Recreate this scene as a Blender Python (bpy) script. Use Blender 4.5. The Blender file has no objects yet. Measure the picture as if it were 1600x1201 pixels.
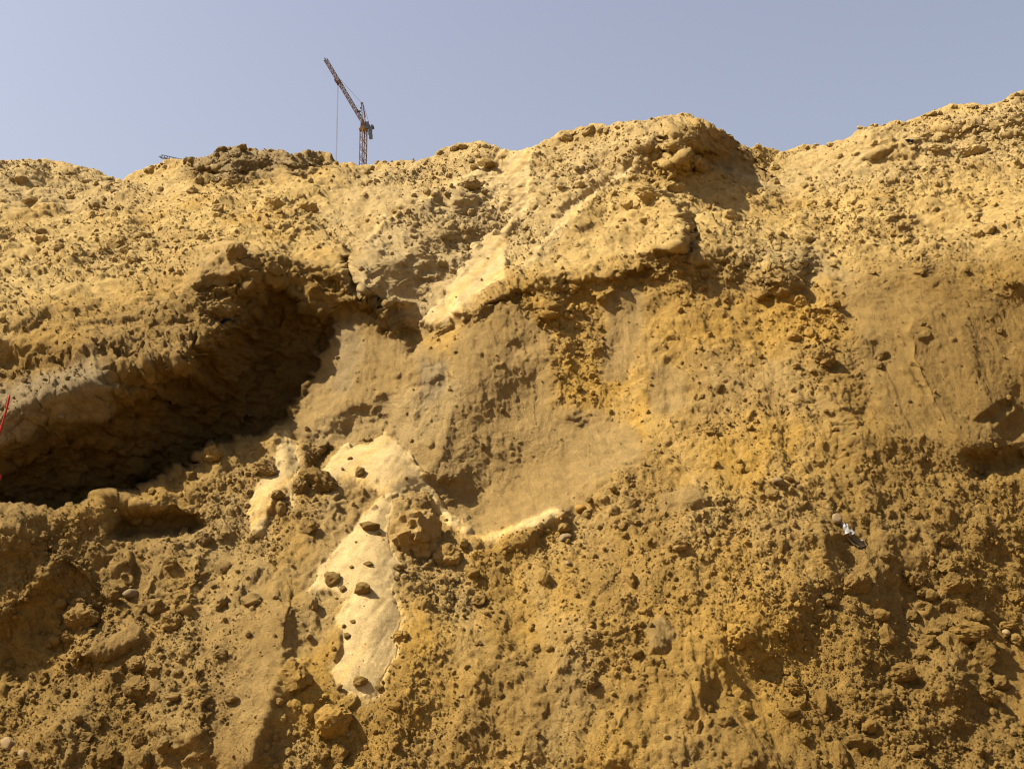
import bpy, math, random
import numpy as np
from mathutils import Vector, Matrix

# ------------------------------------------------------------------ camera, sky, sun, exposure
scene = bpy.context.scene
COL = scene.collection
CAM = np.array([0.0, 0.0, 1.6])
PITCH = math.radians(8.0)
FPX = 1715.0                                   # focal length in photo pixels (photo 1600 wide)
cam_data = bpy.data.cameras.new('camera')
cam_data.sensor_width = 36.0
cam_data.lens = FPX / 1600.0 * 36.0
cam_data.clip_start = 0.1
cam_data.clip_end = 6000.0
cam = bpy.data.objects.new('camera', cam_data)
COL.objects.link(cam)
cam.location = CAM
cam.rotation_euler = (math.pi / 2 + PITCH, 0, 0)
scene.camera = cam

SUN_EL = math.radians(51.0)
SUN_AZ = math.radians(-96.0)                  # from +Y (view direction) towards +X; negative = left
world = bpy.data.worlds.new('World')
scene.world = world
world.use_nodes = True
wn = world.node_tree
wn.nodes.clear()
w_out = wn.nodes.new('ShaderNodeOutputWorld')
w_bg = wn.nodes.new('ShaderNodeBackground')
w_sky = wn.nodes.new('ShaderNodeTexSky')
w_hs = wn.nodes.new('ShaderNodeHueSaturation')
w_sky.sky_type = 'NISHITA'
w_sky.sun_disc = False
w_sky.sun_elevation = SUN_EL
w_sky.sun_rotation = SUN_AZ
w_sky.altitude = 0
w_sky.air_density = 1.5
w_sky.dust_density = 3.5
w_sky.ozone_density = 3.0
w_hs.inputs['Saturation'].default_value = 0.58
w_mul = wn.nodes.new('ShaderNodeMix'); w_mul.data_type = 'RGBA'; w_mul.blend_type = 'MULTIPLY'
w_mul.inputs[0].default_value = 1.0
w_mul.inputs[7].default_value = (1.0, 0.95, 1.01, 1)
wn.links.new(w_sky.outputs[0], w_hs.inputs['Color'])
wn.links.new(w_hs.outputs[0], w_mul.inputs[6])
wn.links.new(w_mul.outputs[2], w_bg.inputs[0])
w_bg.inputs[1].default_value = 0.056
wn.links.new(w_bg.outputs[0], w_out.inputs[0])

sun_data = bpy.data.lights.new('sun', 'SUN')
sun_data.energy = 5.0
sun_data.angle = math.radians(0.5)
sun_data.color = (1.0, 0.93, 0.80)
sun = bpy.data.objects.new('sun', sun_data)
COL.objects.link(sun)
sdir = Vector((math.sin(SUN_AZ) * math.cos(SUN_EL), math.cos(SUN_AZ) * math.cos(SUN_EL), math.sin(SUN_EL)))
sun.rotation_euler = sdir.to_track_quat('Z', 'Y').to_euler()
sun.location = sdir * 60

scene.view_settings.view_transform = 'Standard'
scene.view_settings.look = 'None'
scene.view_settings.exposure = 1.40
scene.view_settings.gamma = 1.0
scene.view_settings.use_curve_mapping = False
scene.cycles.filter_width = 1.1

rng = np.random.default_rng(7)
random.seed(7)

# ------------------------------------------------------------------ small maths helpers
CP, SP = math.cos(PITCH), math.sin(PITCH)
def ray(px, py):
    a = (px - 800.0) / FPX
    b = (600.5 - py) / FPX
    y = CP - b * SP
    z = SP + b * CP
    return a / y, z / y                         # x and z per metre of forward distance

def sstep(a, b, x):
    t = np.clip((x - a) / (b - a), 0, 1)
    return t * t * (3 - 2 * t)

def hash2(ix, iy, seed):
    h = (ix.astype(np.int64) * 374761393 + iy.astype(np.int64) * 668265263 + seed * 1274126177) & 0xffffffff
    h = ((h ^ (h >> 13)) * 1274126177) & 0xffffffff
    h = ((h ^ (h >> 16)) * 2246822519) & 0xffffffff
    h = h ^ (h >> 15)
    return (h & 0xffffff).astype(np.float32) / np.float32(0xffffff)

def vnoise(x, y, seed):
    ix = np.floor(x); iy = np.floor(y)
    fx = (x - ix).astype(np.float32); fy = (y - iy).astype(np.float32)
    fx = fx * fx * fx * (fx * (fx * 6 - 15) + 10); fy = fy * fy * fy * (fy * (fy * 6 - 15) + 10)
    ix = ix.astype(np.int64); iy = iy.astype(np.int64)
    a = hash2(ix, iy, seed); b = hash2(ix + 1, iy, seed)
    c = hash2(ix, iy + 1, seed); d = hash2(ix + 1, iy + 1, seed)
    return (a + (b - a) * fx) * (1 - fy) + (c + (d - c) * fx) * fy

def fbm(x, y, seed, octv=4, gain=0.5):
    s = 0; a = 1; t = 0
    for k in range(octv):
        s = s + a * (vnoise(x * 2 ** k + 13.7 * k, y * 2 ** k - 7.3 * k, seed + k) - 0.5)
        t += a; a *= gain
    return s / t * 2                            # about -1..1

def domes(x, y, cell, seed, dens=1.0, rmin=0.28, rmax=0.62, flat=0.35):
    """irregular rounded crumbs, one per cell; returns height 0..about 0.6 in units of the cell"""
    x = x / cell; y = y / cell
    ix = np.floor(x).astype(np.int64); iy = np.floor(y).astype(np.int64)
    fx = (x - ix).astype(np.float32); fy = (y - iy).astype(np.float32)
    out = np.zeros(x.shape, np.float32)
    for oy in (-1, 0, 1):
        for ox in (-1, 0, 1):
            cx = ix + ox; cy = iy + oy
            h1 = hash2(cx, cy, seed); h2 = hash2(cx, cy, seed + 11); h3 = hash2(cx, cy, seed + 23); h4 = hash2(cx, cy, seed + 37)
            dx = fx - ox - h1; dy = fy - oy - h2
            r = rmin + (rmax - rmin) * h3 * h3
            ca = np.cos(h4 * 6.283); sa = np.sin(h4 * 6.283)
            ex = (dx * ca + dy * sa); ey = (-dx * sa + dy * ca) * (1.15 + 0.5 * h1)
            q = (np.maximum(np.maximum(np.abs(ex), np.abs(ex * 0.5 + ey * 0.87)), np.abs(ex * 0.6 - ey * 0.8)) * 0.75 + np.sqrt(ex * ex + ey * ey) * 0.3) / r
            dome = np.sqrt(np.maximum(1 - q * q, 0))
            dome = np.minimum(dome, np.maximum(0.55 + flat * h2 + (h1 - 0.5) * 1.3 * ex / r + (h4 - 0.5) * 0.9 * ey / r, 0.1 * dome))
            hgt = r * dome
            if np.isscalar(dens):
                hgt = hgt * (h3 * 0.5 + h4 * 0.5 < 1) * (hash2(cx, cy, seed + 51) < dens)
            else:
                hgt = hgt * sstep(-0.05, 0.05, dens - hash2(cx, cy, seed + 51))
            np.maximum(out, hgt, out=out)
    return out

def facets(x, y, cell, seed, tilt=0.5, step=0.35):
    """broken, flat-faced blocks: each cell is a tilted plane, in units of the cell"""
    x = x / cell; y = y / cell
    ix = np.floor(x).astype(np.int64); iy = np.floor(y).astype(np.int64)
    fx = (x - ix).astype(np.float32); fy = (y - iy).astype(np.float32)
    best = np.full(x.shape, 9.0, np.float32); out = np.zeros(x.shape, np.float32)
    for oy in (-1, 0, 1):
        for ox in (-1, 0, 1):
            cx = ix + ox; cy = iy + oy
            h1 = hash2(cx, cy, seed); h2 = hash2(cx, cy, seed + 11)
            dx = fx - ox - h1; dy = fy - oy - h2
            d = dx * dx + dy * dy
            v = (hash2(cx, cy, seed + 23) - 0.5) * step + ((hash2(cx, cy, seed + 37) - 0.5) * dx + (hash2(cx, cy, seed + 41) - 0.5) * dy) * 2 * tilt
            m = d < best
            out = np.where(m, v, out); best = np.minimum(best, d)
    return out

def seg_dist(px, py, pts):
    """distance to a polyline, signed side (+ = right of the walking direction on screen), position 0..1 along it"""
    best = np.full(px.shape, 1e9, np.float32); side = np.zeros(px.shape, np.float32); pos = np.zeros(px.shape, np.float32)
    n = len(pts) - 1
    for k in range(n):
        x0, y0 = pts[k]; x1, y1 = pts[k + 1]
        ex, ey = x1 - x0, y1 - y0
        L2 = ex * ex + ey * ey
        t = np.clip(((px - x0) * ex + (py - y0) * ey) / L2, 0, 1)
        dx = px - x0 - t * ex; dy = py - y0 - t * ey
        d = np.sqrt(dx * dx + dy * dy)
        s = np.sign(ex * dy - ey * dx)          # screen y down: + is to the right of travel
        m = d < best
        best = np.where(m, d, best); side = np.where(m, s, side); pos = np.where(m, (k + t) / n, pos)
    return best, side, pos

def poly_sd(px, py, pts):
    """signed distance to a closed polygon, positive inside"""
    d, _, _ = seg_dist(px, py, pts + [pts[0]])
    ins = np.zeros(px.shape, bool)
    n = len(pts)
    for k in range(n):
        x0, y0 = pts[k]; x1, y1 = pts[(k + 1) % n]
        if y0 == y1: continue
        c = ((y0 > py) != (y1 > py)) & (px < (x1 - x0) * (py - y0) / (y1 - y0) + x0)
        ins ^= c
    return np.where(ins, d, -d)

# ------------------------------------------------------------------ the bank: skyline and large relief
RIDGE = [(-900,236),(-300,240),(-60,250),(0,254),(10,250),(40,253),(70,252),(110,257),(140,263),(165,270),(190,280),(210,274),(235,264),(255,258),
 (270,251),(300,245),(320,242),(328,234),(338,231),(360,234),(380,232),(400,230),(420,231),(440,239),(475,235),(500,238),(530,248),
 (560,254),(580,249),(605,248),(620,252),(640,250),(660,246),(680,241),(700,231),(725,225),(750,223),(770,229),(785,235),(800,236),
 (820,233),(850,225),(870,216),(885,211),(900,206),(920,200),(955,202),(968,194),(1000,193),(1025,188),(1040,184),(1060,182),(1075,184),
 (1100,193),(1130,199),(1145,216),(1165,224),(1185,228),(1200,233),(1218,243),(1235,236),(1255,229),(1300,225),(1320,218),(1345,196),
 (1380,192),(1415,190),(1445,184),(1455,174),(1490,168),(1535,168),(1565,161),(1590,147),(1600,144),(1680,136),(1900,120),(2600,110)]
CTRL = [
 # far rows first: photo x, photo y, metres forward
 (-150,250,17.3),(0,254,17.5),(195,279,18.4),(330,232,17.9),(430,236,17.4),(560,252,17.6),(750,222,17.3),(900,204,17.0),(1060,182,16.3),(1218,242,18.6),(1350,192,17.2),(1500,165,16.8),(1600,143,16.4),(1750,130,16.2),
 (0,300,15.3),(195,310,15.8),(400,290,15.6),(600,290,15.4),(750,280,15.5),(860,270,15.4),(950,260,15.0),(1200,290,16.0),(1350,270,15.2),(1500,250,14.9),(1600,240,14.5),(1750,230,14.4),
 (-150,350,12.9),(0,350,13.4),(200,350,13.9),(400,340,13.9),(560,340,13.8),(700,340,13.9),(810,330,14.1),(950,330,13.8),(1200,340,14.1),(1350,340,13.5),(1500,330,13.2),(1600,330,12.8),(1750,330,12.6),
 (-150,430,11.2),(0,430,11.7),(200,420,12.3),(400,400,12.3),(560,420,12.3),(700,420,12.6),(800,410,12.7),(950,410,12.45),(1100,395,12.45),(1200,410,12.6),(1350,410,12.3),(1480,400,12.0),(1600,405,11.6),(1750,400,11.4),
 (-150,520,9.95),(0,520,10.15),(150,520,10.45),(300,500,11.0),(420,500,11.7),(560,520,11.75),(700,520,11.6),(800,500,11.6),(950,500,11.7),(1100,490,11.6),(1200,500,11.5),(1350,500,11.35),(1480,500,11.25),(1600,500,11.25),(1750,500,11.2),
 (-150,640,9.9),(0,640,9.95),(150,630,10.2),(300,630,10.7),(430,640,11.0),(560,640,11.1),(700,640,10.9),(800,640,11.0),(950,640,11.0),(1100,620,10.7),(1250,620,10.55),(1400,620,10.6),(1500,620,10.65),(1600,620,10.7),(1750,620,10.75),
 (-150,800,9.1),(0,800,9.2),(150,790,9.5),(300,770,9.85),(430,770,9.95),(560,780,9.95),(680,800,10.0),(800,800,10.05),(950,760,9.9),(1100,760,9.6),(1250,760,9.6),(1400,760,9.8),(1600,760,10.05),(1750,760,10.15),
 (-150,1000,8.6),(0,1000,8.7),(200,1000,8.8),(400,1000,8.62),(600,1000,8.7),(800,1000,8.7),(1000,1000,8.65),(1200,1000,8.65),(1400,1000,8.85),(1600,1000,9.1),(1750,1000,9.25),
 (-150,1200,8.0),(0,1200,8.05),(300,1200,8.0),(600,1200,7.95),(900,1200,7.95),(1200,1200,8.0),(1600,1200,8.25),(1750,1200,8.35),
 (-150,1330,7.6),(400,1330,7.6),(800,1330,7.55),(1200,1330,7.6),(1750,1330,7.9)]
def tps_fit(c):
    p = np.array([(a / 400.0, b / 400.0) for a, b, _ in c]); v = np.array([1.0 / (d if d < 13.4 else 13.4 + (d - 13.4) * 0.62) for _, _, d in c])
    n = len(p)
    r2 = ((p[:, None] - p[None]) ** 2).sum(-1)
    K = 0.5 * r2 * np.log(r2 + 1e-12)
    K[np.arange(n), np.arange(n)] += 2e-3
    Q = np.hstack([np.ones((n, 1)), p])
    A = np.zeros((n + 3, n + 3)); A[:n, :n] = K; A[:n, n:] = Q; A[n:, :n] = Q.T
    return p, np.linalg.solve(A, np.concatenate([v, np.zeros(3)]))
TP, TW = tps_fit(CTRL)
def tps_eval(px, py):
    x = px.ravel() / 400.0; y = py.ravel() / 400.0
    out = TW[-3] + TW[-2] * x + TW[-1] * y
    for k in range(len(TP)):
        r2 = (x - TP[k, 0]) ** 2 + (y - TP[k, 1]) ** 2
        out += TW[k] * 0.5 * r2 * np.log(r2 + 1e-12)
    return (1.0 / out).reshape(px.shape)
GX = np.arange(-160, 1767, 6.0); GY = np.arange(110, 1347, 6.0)
GD = tps_eval(*np.meshgrid(GX, GY))
def base_depth(px, py):
    fx = np.clip((px - GX[0]) / 6.0, 0, len(GX) - 1.001); fy = np.clip((py - GY[0]) / 6.0, 0, len(GY) - 1.001)
    ix = fx.astype(int); iy = fy.astype(int); fx = fx - ix; fy = fy - iy
    return (GD[iy, ix] * (1 - fx) + GD[iy, ix + 1] * fx) * (1 - fy) + (GD[iy + 1, ix] * (1 - fx) + GD[iy + 1, ix + 1] * fx) * fy

# grid columns and rows (photo pixels inside, metres beyond)
NC_IN, NR_IN = 1130, 720
_m = np.cumsum(np.concatenate([np.linspace(1.6, 9, 130), np.linspace(10, 110, 24)]))        # finer columns beside the view, coarser far out
cols = np.concatenate([-50 - _m[::-1], np.linspace(-50, 1650, NC_IN), 1650 + _m])
ridge_row = np.interp(cols, [a for a, b in RIDGE], [b for a, b in RIDGE])
BOT = 1262.0
# more rows where the slope runs away from the eye
_c = np.linspace(0, 1600, 41); _rr = np.interp(_c, [a for a, b in RIDGE], [b for a, b in RIDGE]); _t = np.linspace(0, 1, 400)
_py = _rr[None] + (BOT - _rr[None]) * _t[:, None]; _px = np.repeat(_c[None], 400, 0)
_d = base_depth(_px, _py); _, _rz = ray(_px, _py); _zz = _rz * _d
_w = np.sqrt(np.sqrt(np.diff(_d, axis=0) ** 2 + np.diff(_zz, axis=0) ** 2).mean(1) + 1e-4)
_cw = np.concatenate([[0], np.cumsum(_w)]); _cw /= _cw[-1]
vrow = np.interp(np.linspace(0, 1, NR_IN), _cw, _t)
PX = np.repeat(cols[None, :], NR_IN, 0)
PY = ridge_row[None, :] + (BOT - ridge_row[None, :]) * vrow[:, None]
D0 = base_depth(PX, PY)
rx, rz = ray(PX, PY)
def to_world(D):
    return np.stack([rx * D, D, CAM[2] + rz * D], -1)
W0 = to_world(D0)
UU = W0[..., 0].copy()
dV = np.sqrt(np.diff(W0[..., 1], axis=0) ** 2 + np.diff(W0[..., 2], axis=0) ** 2)
VV = np.zeros_like(UU); VV[1:] = np.cumsum(dV, 0)
VV -= VV[-1:, :]

# wobbly photo coordinates so that no edge is ruled
wob = 1.0 + 0 * PX
WX = PX + 9 * fbm(UU * 2.2, VV * 2.2, 5, 3) + 5 * fbm(UU * 7, VV * 7, 9, 2)
WY = PY + 9 * fbm(UU * 2.2 + 40, VV * 2.2, 6, 3) + 5 * fbm(UU * 7 + 31, VV * 7, 10, 2)

DD = np.zeros_like(D0)                          # metres added to the forward distance
def bbox(pts, m):
    xs = [p[0] for p in pts]; ys = [p[1] for p in pts]
    return (WX > min(xs) - m) & (WX < max(xs) + m) & (WY > min(ys) - m) & (WY < max(ys) + m)

def crest(pts, amp, wl, wr, taper=0.15, soft=1.3):
    """a crest along a line walked on the photo: amp metres nearer, fading over wl px on the left and wr px on the right"""
    m = bbox(pts, max(wl, wr) * 2.2)
    d, s, t = seg_dist(WX[m], WY[m], pts)
    w = np.where(s > 0, wr, wl)
    f = np.exp(-(d / w) ** soft)
    if taper: f = f * sstep(0, taper, t + 1e-3) * sstep(0, taper, 1 - t + 1e-3)
    DD[m] -= amp * f

def bump(cx, cy, ax, ay, amp, rot=0, sharp=2.0):
    m = (np.abs(WX - cx) < 3 * max(ax, ay)) & (np.abs(WY - cy) < 3 * max(ax, ay))
    c, s = math.cos(math.radians(rot)), math.sin(math.radians(rot))
    dx = WX[m] - cx; dy = WY[m] - cy
    q = ((dx * c + dy * s) / ax) ** 2 + ((-dx * s + dy * c) / ay) ** 2
    DD[m] -= amp * np.exp(-q ** (sharp / 2))

def plateau(pts, amp, soft_in=14, soft_out=3):
    """everything inside the outline comes nearer by amp metres"""
    m = bbox(pts, 40)
    sd = poly_sd(WX[m], WY[m], pts)
    DD[m] -= amp * sstep(-soft_out, soft_in, sd)

# --- the undercut hollow on the left
C_UP = [(-400,700),(0,694),(60,672),(130,655),(185,628),(245,598),(300,575),(345,520),(392,468),(440,448),(500,478),(528,500)]
C_LO = [(-400,800),(0,800),(110,800),(180,778),(255,764),(300,738),(345,702),(400,682),(452,662),(474,618),(500,560),(528,500)]
cave = C_UP + C_LO[::-1]
m = bbox(cave, 20)
CX = WX + 24 * fbm(UU * 1.7 + 60, VV * 1.7, 41, 4, 0.6); CY = WY + 26 * fbm(UU * 1.7 + 20, VV * 1.7, 43, 4, 0.6) * sstep(0, -60, WY - np.interp(WX, [0, 180, 300, 450, 520], [790, 770, 730, 655, 520]))
sd = poly_sd(CX[m], CY[m], cave)
du, _, _ = seg_dist(CX[m], CY[m], C_UP); dl, _, _ = seg_dist(CX[m], CY[m], C_LO)
w = du / (du + dl + 1e-3)
amp = np.interp(WX[m], [-200, 0, 250, 420, 520], [0.85, 0.9, 1.15, 0.95, 0.2])
DD[m] += amp * (0.10 + 0.90 * w ** 1.25) * sstep(-1, 7, sd)
# wall above the hollow hangs forward
crest([(-200,640),(0,640),(90,620),(160,590),(235,560),(320,520)], 0.38, 60, 55, 0)
crest([(250,470),(330,420),(400,398),(470,420),(545,432),(600,455)], 0.42, 45, 40)
bump(285, 560, 45, 26, 0.28, -25)
bump(215, 470, 40, 30, 0.14)
bump(390, 430, 45, 30, 0.22)
bump(470, 470, 36, 18, 0.20)
bump(560, 470, 30, 14, 0.18)
bump(345, 500, 24, 10, -0.18)
# grey slab on its left end
plateau([(20,600),(70,585),(150,555),(168,590),(160,640),(95,675),(20,690),(-60,700),(-60,640)], 0.05, 20, 10)
# ledge in front of the hollow, with a second little hollow
crest([(-100,812),(60,812),(150,800),(220,790),(300,760),(390,705),(450,678)], 0.12, 12, 60, 0.05)
plateau([(160,800),(180,790),(235,800),(300,800),(320,815),(275,838),(215,842),(175,830)], -0.34, 18, 8)
crest([(-40,830),(60,842),(95,868),(45,925),(-40,985)], 0.13, 18, 70, 0.05)
# sunny packed slab right of the hollow
plateau([(520,500),(575,485),(640,520),(700,545),(690,640),(660,690),(600,660),(520,690),(470,690),(458,665),(478,610),(505,560)], 0.22, 60, 6)
crest([(610,470),(640,520),(650,560)], -0.25, 16, 16)
bump(555, 640, 60, 28, 0.10, -20)
plateau([(480,705),(515,690),(525,705),(500,728),(482,735)], -0.16, 12, 5)
# pale nose in the middle, its crest and the chute beside it
crest([(790,238),(745,268),(700,292),(650,322),(600,345),(570,375),(556,430)], 0.28, 60, 26)
bump(640, 395, 62, 45, 0.22, -35)
bump(690, 360, 40, 26, 0.20)
bump(600, 440, 30, 50, 0.20)
bump(618, 490, 22, 32, 0.24)
crest([(700,415),(680,440),(650,470),(640,500)], -0.10, 22, 26)
crest([(548,395),(545,430),(556,450)], -0.25, 8, 8)
crest([(735,300),(700,330)], 0.14, 14, 10)
crest([(822,250),(820,330),(775,390),(740,440),(690,490)], -0.16, 34, 34)
# top block with its shaded right side
bump(1050, 215, 82, 34, 0.45)
plateau([(1030,215),(1060,190),(1128,198),(1120,230),(1100,262),(1070,262),(1040,240)], 0.45, 16, 5)
plateau([(1125,196),(1150,215),(1190,250),(1215,280),(1190,288),(1150,282),(1110,262),(1115,240)], -0.32, 18, 8)
crest([(1150,222),(1190,250),(1212,280)], 0.14, 14, 20)
plateau([(1020,262),(1075,238),(1080,262),(1050,275)], 0.3, 8, 4)
# sharp rib under it, shaded on the right
crest([(1020,285),(1046,318),(1062,345),(1066,405)], 0.6, 9, 60, 0.12)
crest([(1075,330),(1085,370),(1080,410)], -0.22, 16, 22)
# long edge above the steep face
crest([(700,492),(745,478),(800,452),(865,438),(930,424),(1000,412),(1090,402),(1165,410),(1215,430),(1255,446)], 0.34, 60, 22, 0.06)
crest([(1180,412),(1215,440),(1265,470),(1330,470)], 0.18, 30, 20)
crest([(880,440),(865,470),(840,490)], 0.20, 12, 26)
crest([(975,425),(960,450),(930,470)], 0.16, 12, 26)
crest([(1170,415),(1180,440),(1190,470)], 0.16, 26, 10)
plateau([(1245,470),(1300,430),(1430,392),(1455,400),(1620,430),(1700,430),(1700,450),(1500,455),(1420,440),(1330,470),(1280,485)], 0.10, 24, 22)
bump(1438, 405, 18, 22, 0.22)
# bowl in the middle with the rim below it
bump(800, 750, 120, 70, -0.17, -20)
bump(740, 795, 50, 34, -0.12)
crest([(690,800),(715,824),(745,842),(800,830),(860,797),(900,790)], 0.26, 14, 40)
crest([(905,785),(960,740),(1010,690),(1050,620)], 0.20, 30, 60)
crest([(705,500),(716,570),(708,640),(690,705),(676,760)], 0.14, 55, 46)
crest([(860,520),(862,600),(870,640),(915,650)], 0.07, 8, 30)
crest([(870,640),(900,655),(930,650),(960,655)], 0.05, 20, 6)
bump(760, 590, 45, 60, 0.10); bump(830, 690, 50, 40, 0.10)
bump(815, 540, 26, 12, -0.05)
bump(970, 520, 26, 60, -0.08)
bump(1045, 600, 22, 40, -0.10)
# right hand face and its hollows
crest([(1420,470),(1430,560),(1470,640),(1500,700)], 0.10, 40, 8)
plateau([(1500,712),(1560,700),(1620,690),(1620,745),(1560,752),(1520,750)], -0.24, 30, 6)
plateau([(1528,655),(1545,636),(1580,622),(1575,640),(1550,662)], -0.10, 10, 8)
bump(1520, 690, 40, 22, 0.16)
bump(1600, 660, 30, 60, -0.20)
crest([(1275,520),(1290,560),(1262,585)], 0.12, 20, 10)
crest([(1375,520),(1360,620),(1330,700)], -0.10, 30, 30)
# lower slope: fans, ribs and mounds
bump(605, 740, 55, 60, 0.16)
bump(580, 930, 60, 130, 0.10, 8)
bump(440, 740, 28, 60, 0.08, 15)
bump(505, 770, 45, 30, 0.14, -20)
bump(650, 800, 34, 34, 0.10)
crest([(455,900),(445,980),(430,1060),(400,1140),(370,1240)], 0.16, 20, 110)
crest([(320,840),(300,920),(292,1010),(325,1090),(300,1200)], 0.10, 10, 60)
bump(165, 1000, 62, 26, 0.16, -14, 2.6)
bump(60, 1050, 120, 60, -0.08)
bump(1490, 1050, 52, 62, 0.22, 20)
bump(1235, 930, 60, 50, 0.07)
bump(1215, 1050, 60, 60, -0.06)
crest([(1030,960),(1000,1050),(960,1130),(940,1220)], 0.10, 50, 60)
crest([(1250,880),(1230,960),(1260,1010)], 0.06, 20, 60)
bump(1070, 768, 46, 18, 0.10, 8, 2.6)
bump(940, 990, 40, 24, 0.07)
for pts_, am in (([(290,850),(180,950),(60,1060),(-40,1130)], .09), ([(225,1010),(150,1080),(60,1170),(0,1240)], .07), ([(400,860),(345,960),(300,1090),(250,1220)], .08),
                 ([(705,900),(650,1010),(610,1120),(575,1240)], .06), ([(830,880),(770,1000),(720,1110),(690,1240)], .05), ([(1000,820),(905,960),(835,1100),(795,1240)], .06),
                 ([(1180,860),(1120,960),(1080,1080),(1060,1240)], .05), ([(1400,800),(1350,900),(1330,1010),(1350,1200)], .06), ([(1560,780),(1500,880),(1460,960)], .06)):
    crest(pts_, am, 55, 18, 0.2)
# upper slopes
crest([(90,255),(130,272),(185,282)], 0.25, 20, 18)
bump(345, 250, 60, 22, 0.5); bump(480, 250, 50, 16, 0.35)
bump(440, 345, 40, 22, 0.22); bump(185, 380, 22, 14, 0.16); bump(375, 400, 20, 14, 0.14)
bump(735, 285, 18, 12, 0.18); bump(755, 240, 22, 12, 0.2)
crest([(1230,262),(1300,250),(1360,232),(1450,205),(1530,190),(1620,180)], 0.16, 40, 22)
bump(1480, 190, 50, 22, 0.30); bump(1585, 185, 50, 34, 0.30); bump(1365, 215, 40, 22, 0.25)
crest([(1300,330),(1370,322),(1440,340)], 0.16, 8, 30); crest([(1440,300),(1500,300),(1540,330)], 0.14, 8, 30)
crest([(1310,355),(1380,345),(1440,372)], 0.14, 8, 30)
bump(1240, 330, 40, 26, 0.14)

# --- zones of the surface (0..1)
def zone(pts, soft=8):
    z = np.zeros_like(PX)
    m = bbox(pts, soft * 2 + 4)
    z[m] = sstep(-soft, soft, poly_sd(WX[m], WY[m], pts))
    return z
FAN = [(600,773),(612,790),(612,860),(630,885),(612,905),(620,940),(634,975),(622,1010),(626,1035),(608,1060),(600,1085),(575,1100),(555,1090),(527,1075),(515,1050),(535,1020),(530,985),(525,965),(545,935),(510,925),(485,922),(500,890),(530,850),(560,810)]
CONE = [(605,673),(575,690),(540,697),(520,715),(490,742),(462,768),(500,762),(530,748),(570,752),(598,775),(612,782),(640,765),(668,770),(676,790),(692,810),(716,830),(745,843),(738,828),(704,800),(682,772),(662,740),(647,715),(625,690)]
CONE2 = [(445,670),(465,700),(470,740),(458,795),(440,770),(420,800),(410,832),(395,832),(385,800),(400,760),(425,730),(430,695)]
CHUTE = [(778,236),(832,234),(828,325),(795,362),(790,440),(740,465),(705,505),(650,505),(690,465),(720,425),(742,378),(795,350),(790,300)]
RIM = [(742,838),(790,826),(835,806),(862,792),(888,800),(850,818),(800,838),(760,852)]
EX = PX + 3.5 * fbm(UU * 8, VV * 8, 15, 3); EY = PY + 3.5 * fbm(UU * 8 + 40, VV * 8, 16, 3)
edge_n = 4.5 * fbm(UU * 12 + 0.4 * VV, VV * 7, 17, 5, 0.7)
def dry(pts):
    sd_ = np.full(PX.shape, -60.0); m_ = bbox(pts, 60)
    sd_[m_] = poly_sd(EX[m_], EY[m_], pts)
    return sd_
SD_DRY = {k: dry(p_) for k, p_ in (('fan', FAN), ('cone', CONE), ('cone2', CONE2), ('chute', CHUTE), ('rim', RIM), ('cresta', [(800,236),(755,250),(700,285),(645,318),(595,340),(565,372),(575,378),(610,352),(655,330),(705,300),(760,268)]), ('swath', [(1000,240),(950,275),(885,318),(845,368),(800,432),(812,440),(865,375),(935,318),(1000,268)]))}
sd_all = np.maximum.reduce([SD_DRY['fan'], SD_DRY['cone'], SD_DRY['cone2'], SD_DRY['chute'], SD_DRY['rim'], SD_DRY['cresta'] - 5, SD_DRY['swath'] - 7])
smooth = sstep(-4, 4, sd_all + edge_n)
smooth = np.maximum(smooth, 0.75 * zone([(745,290),(785,240),(832,236),(826,325),(795,350),(770,330)], 12))
crumb_in = 1 - sstep(-2, 14, sd_all + 0.8 * edge_n)
pale_hi = np.maximum.reduce([
    zone([(780,236),(740,262),(690,292),(640,322),(590,345),(560,385),(545,450),(600,470),(660,500),(700,480),(740,420),(760,370),(780,300),(800,250)], 12),
    zone([(1010,235),(950,270),(880,320),(840,370),(800,430),(815,440),(870,370),(940,310),(1010,265)], 10) * 0.8,
    zone([(560,262),(640,244),(700,226),(770,226),(840,236),(900,215),(985,196),(1010,240),(930,300),(860,350),(800,420),(740,470),(660,505),(600,470),(548,440),(545,390),(500,345),(530,300)], 26) * 0.72,
    zone([(690,292),(780,236),(834,232),(830,335),(792,365),(745,340)], 10),
    zone([(-150,245),(110,250),(195,280),(300,300),(200,330),(80,330),(-150,300)], 20) * 0.6,
    zone([(830,232),(900,205),(1020,190),(1080,182),(1060,215),(1000,240),(900,255),(840,262)], 12) * 0.55,
    zone([(1220,240),(1340,195),(1600,140),(1760,130),(1760,250),(1600,260),(1450,270),(1320,300),(1220,300)], 20) * 0.65,
    zone([(1110,262),(1200,285),(1225,270),(1260,290),(1200,310),(1140,290)], 10) * 0.6,
    zone([(560,640),(640,600),(720,580),(720,620),(690,680),(640,690),(600,670),(560,690),(480,690),(500,660)], 18) * 0.45])
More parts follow.
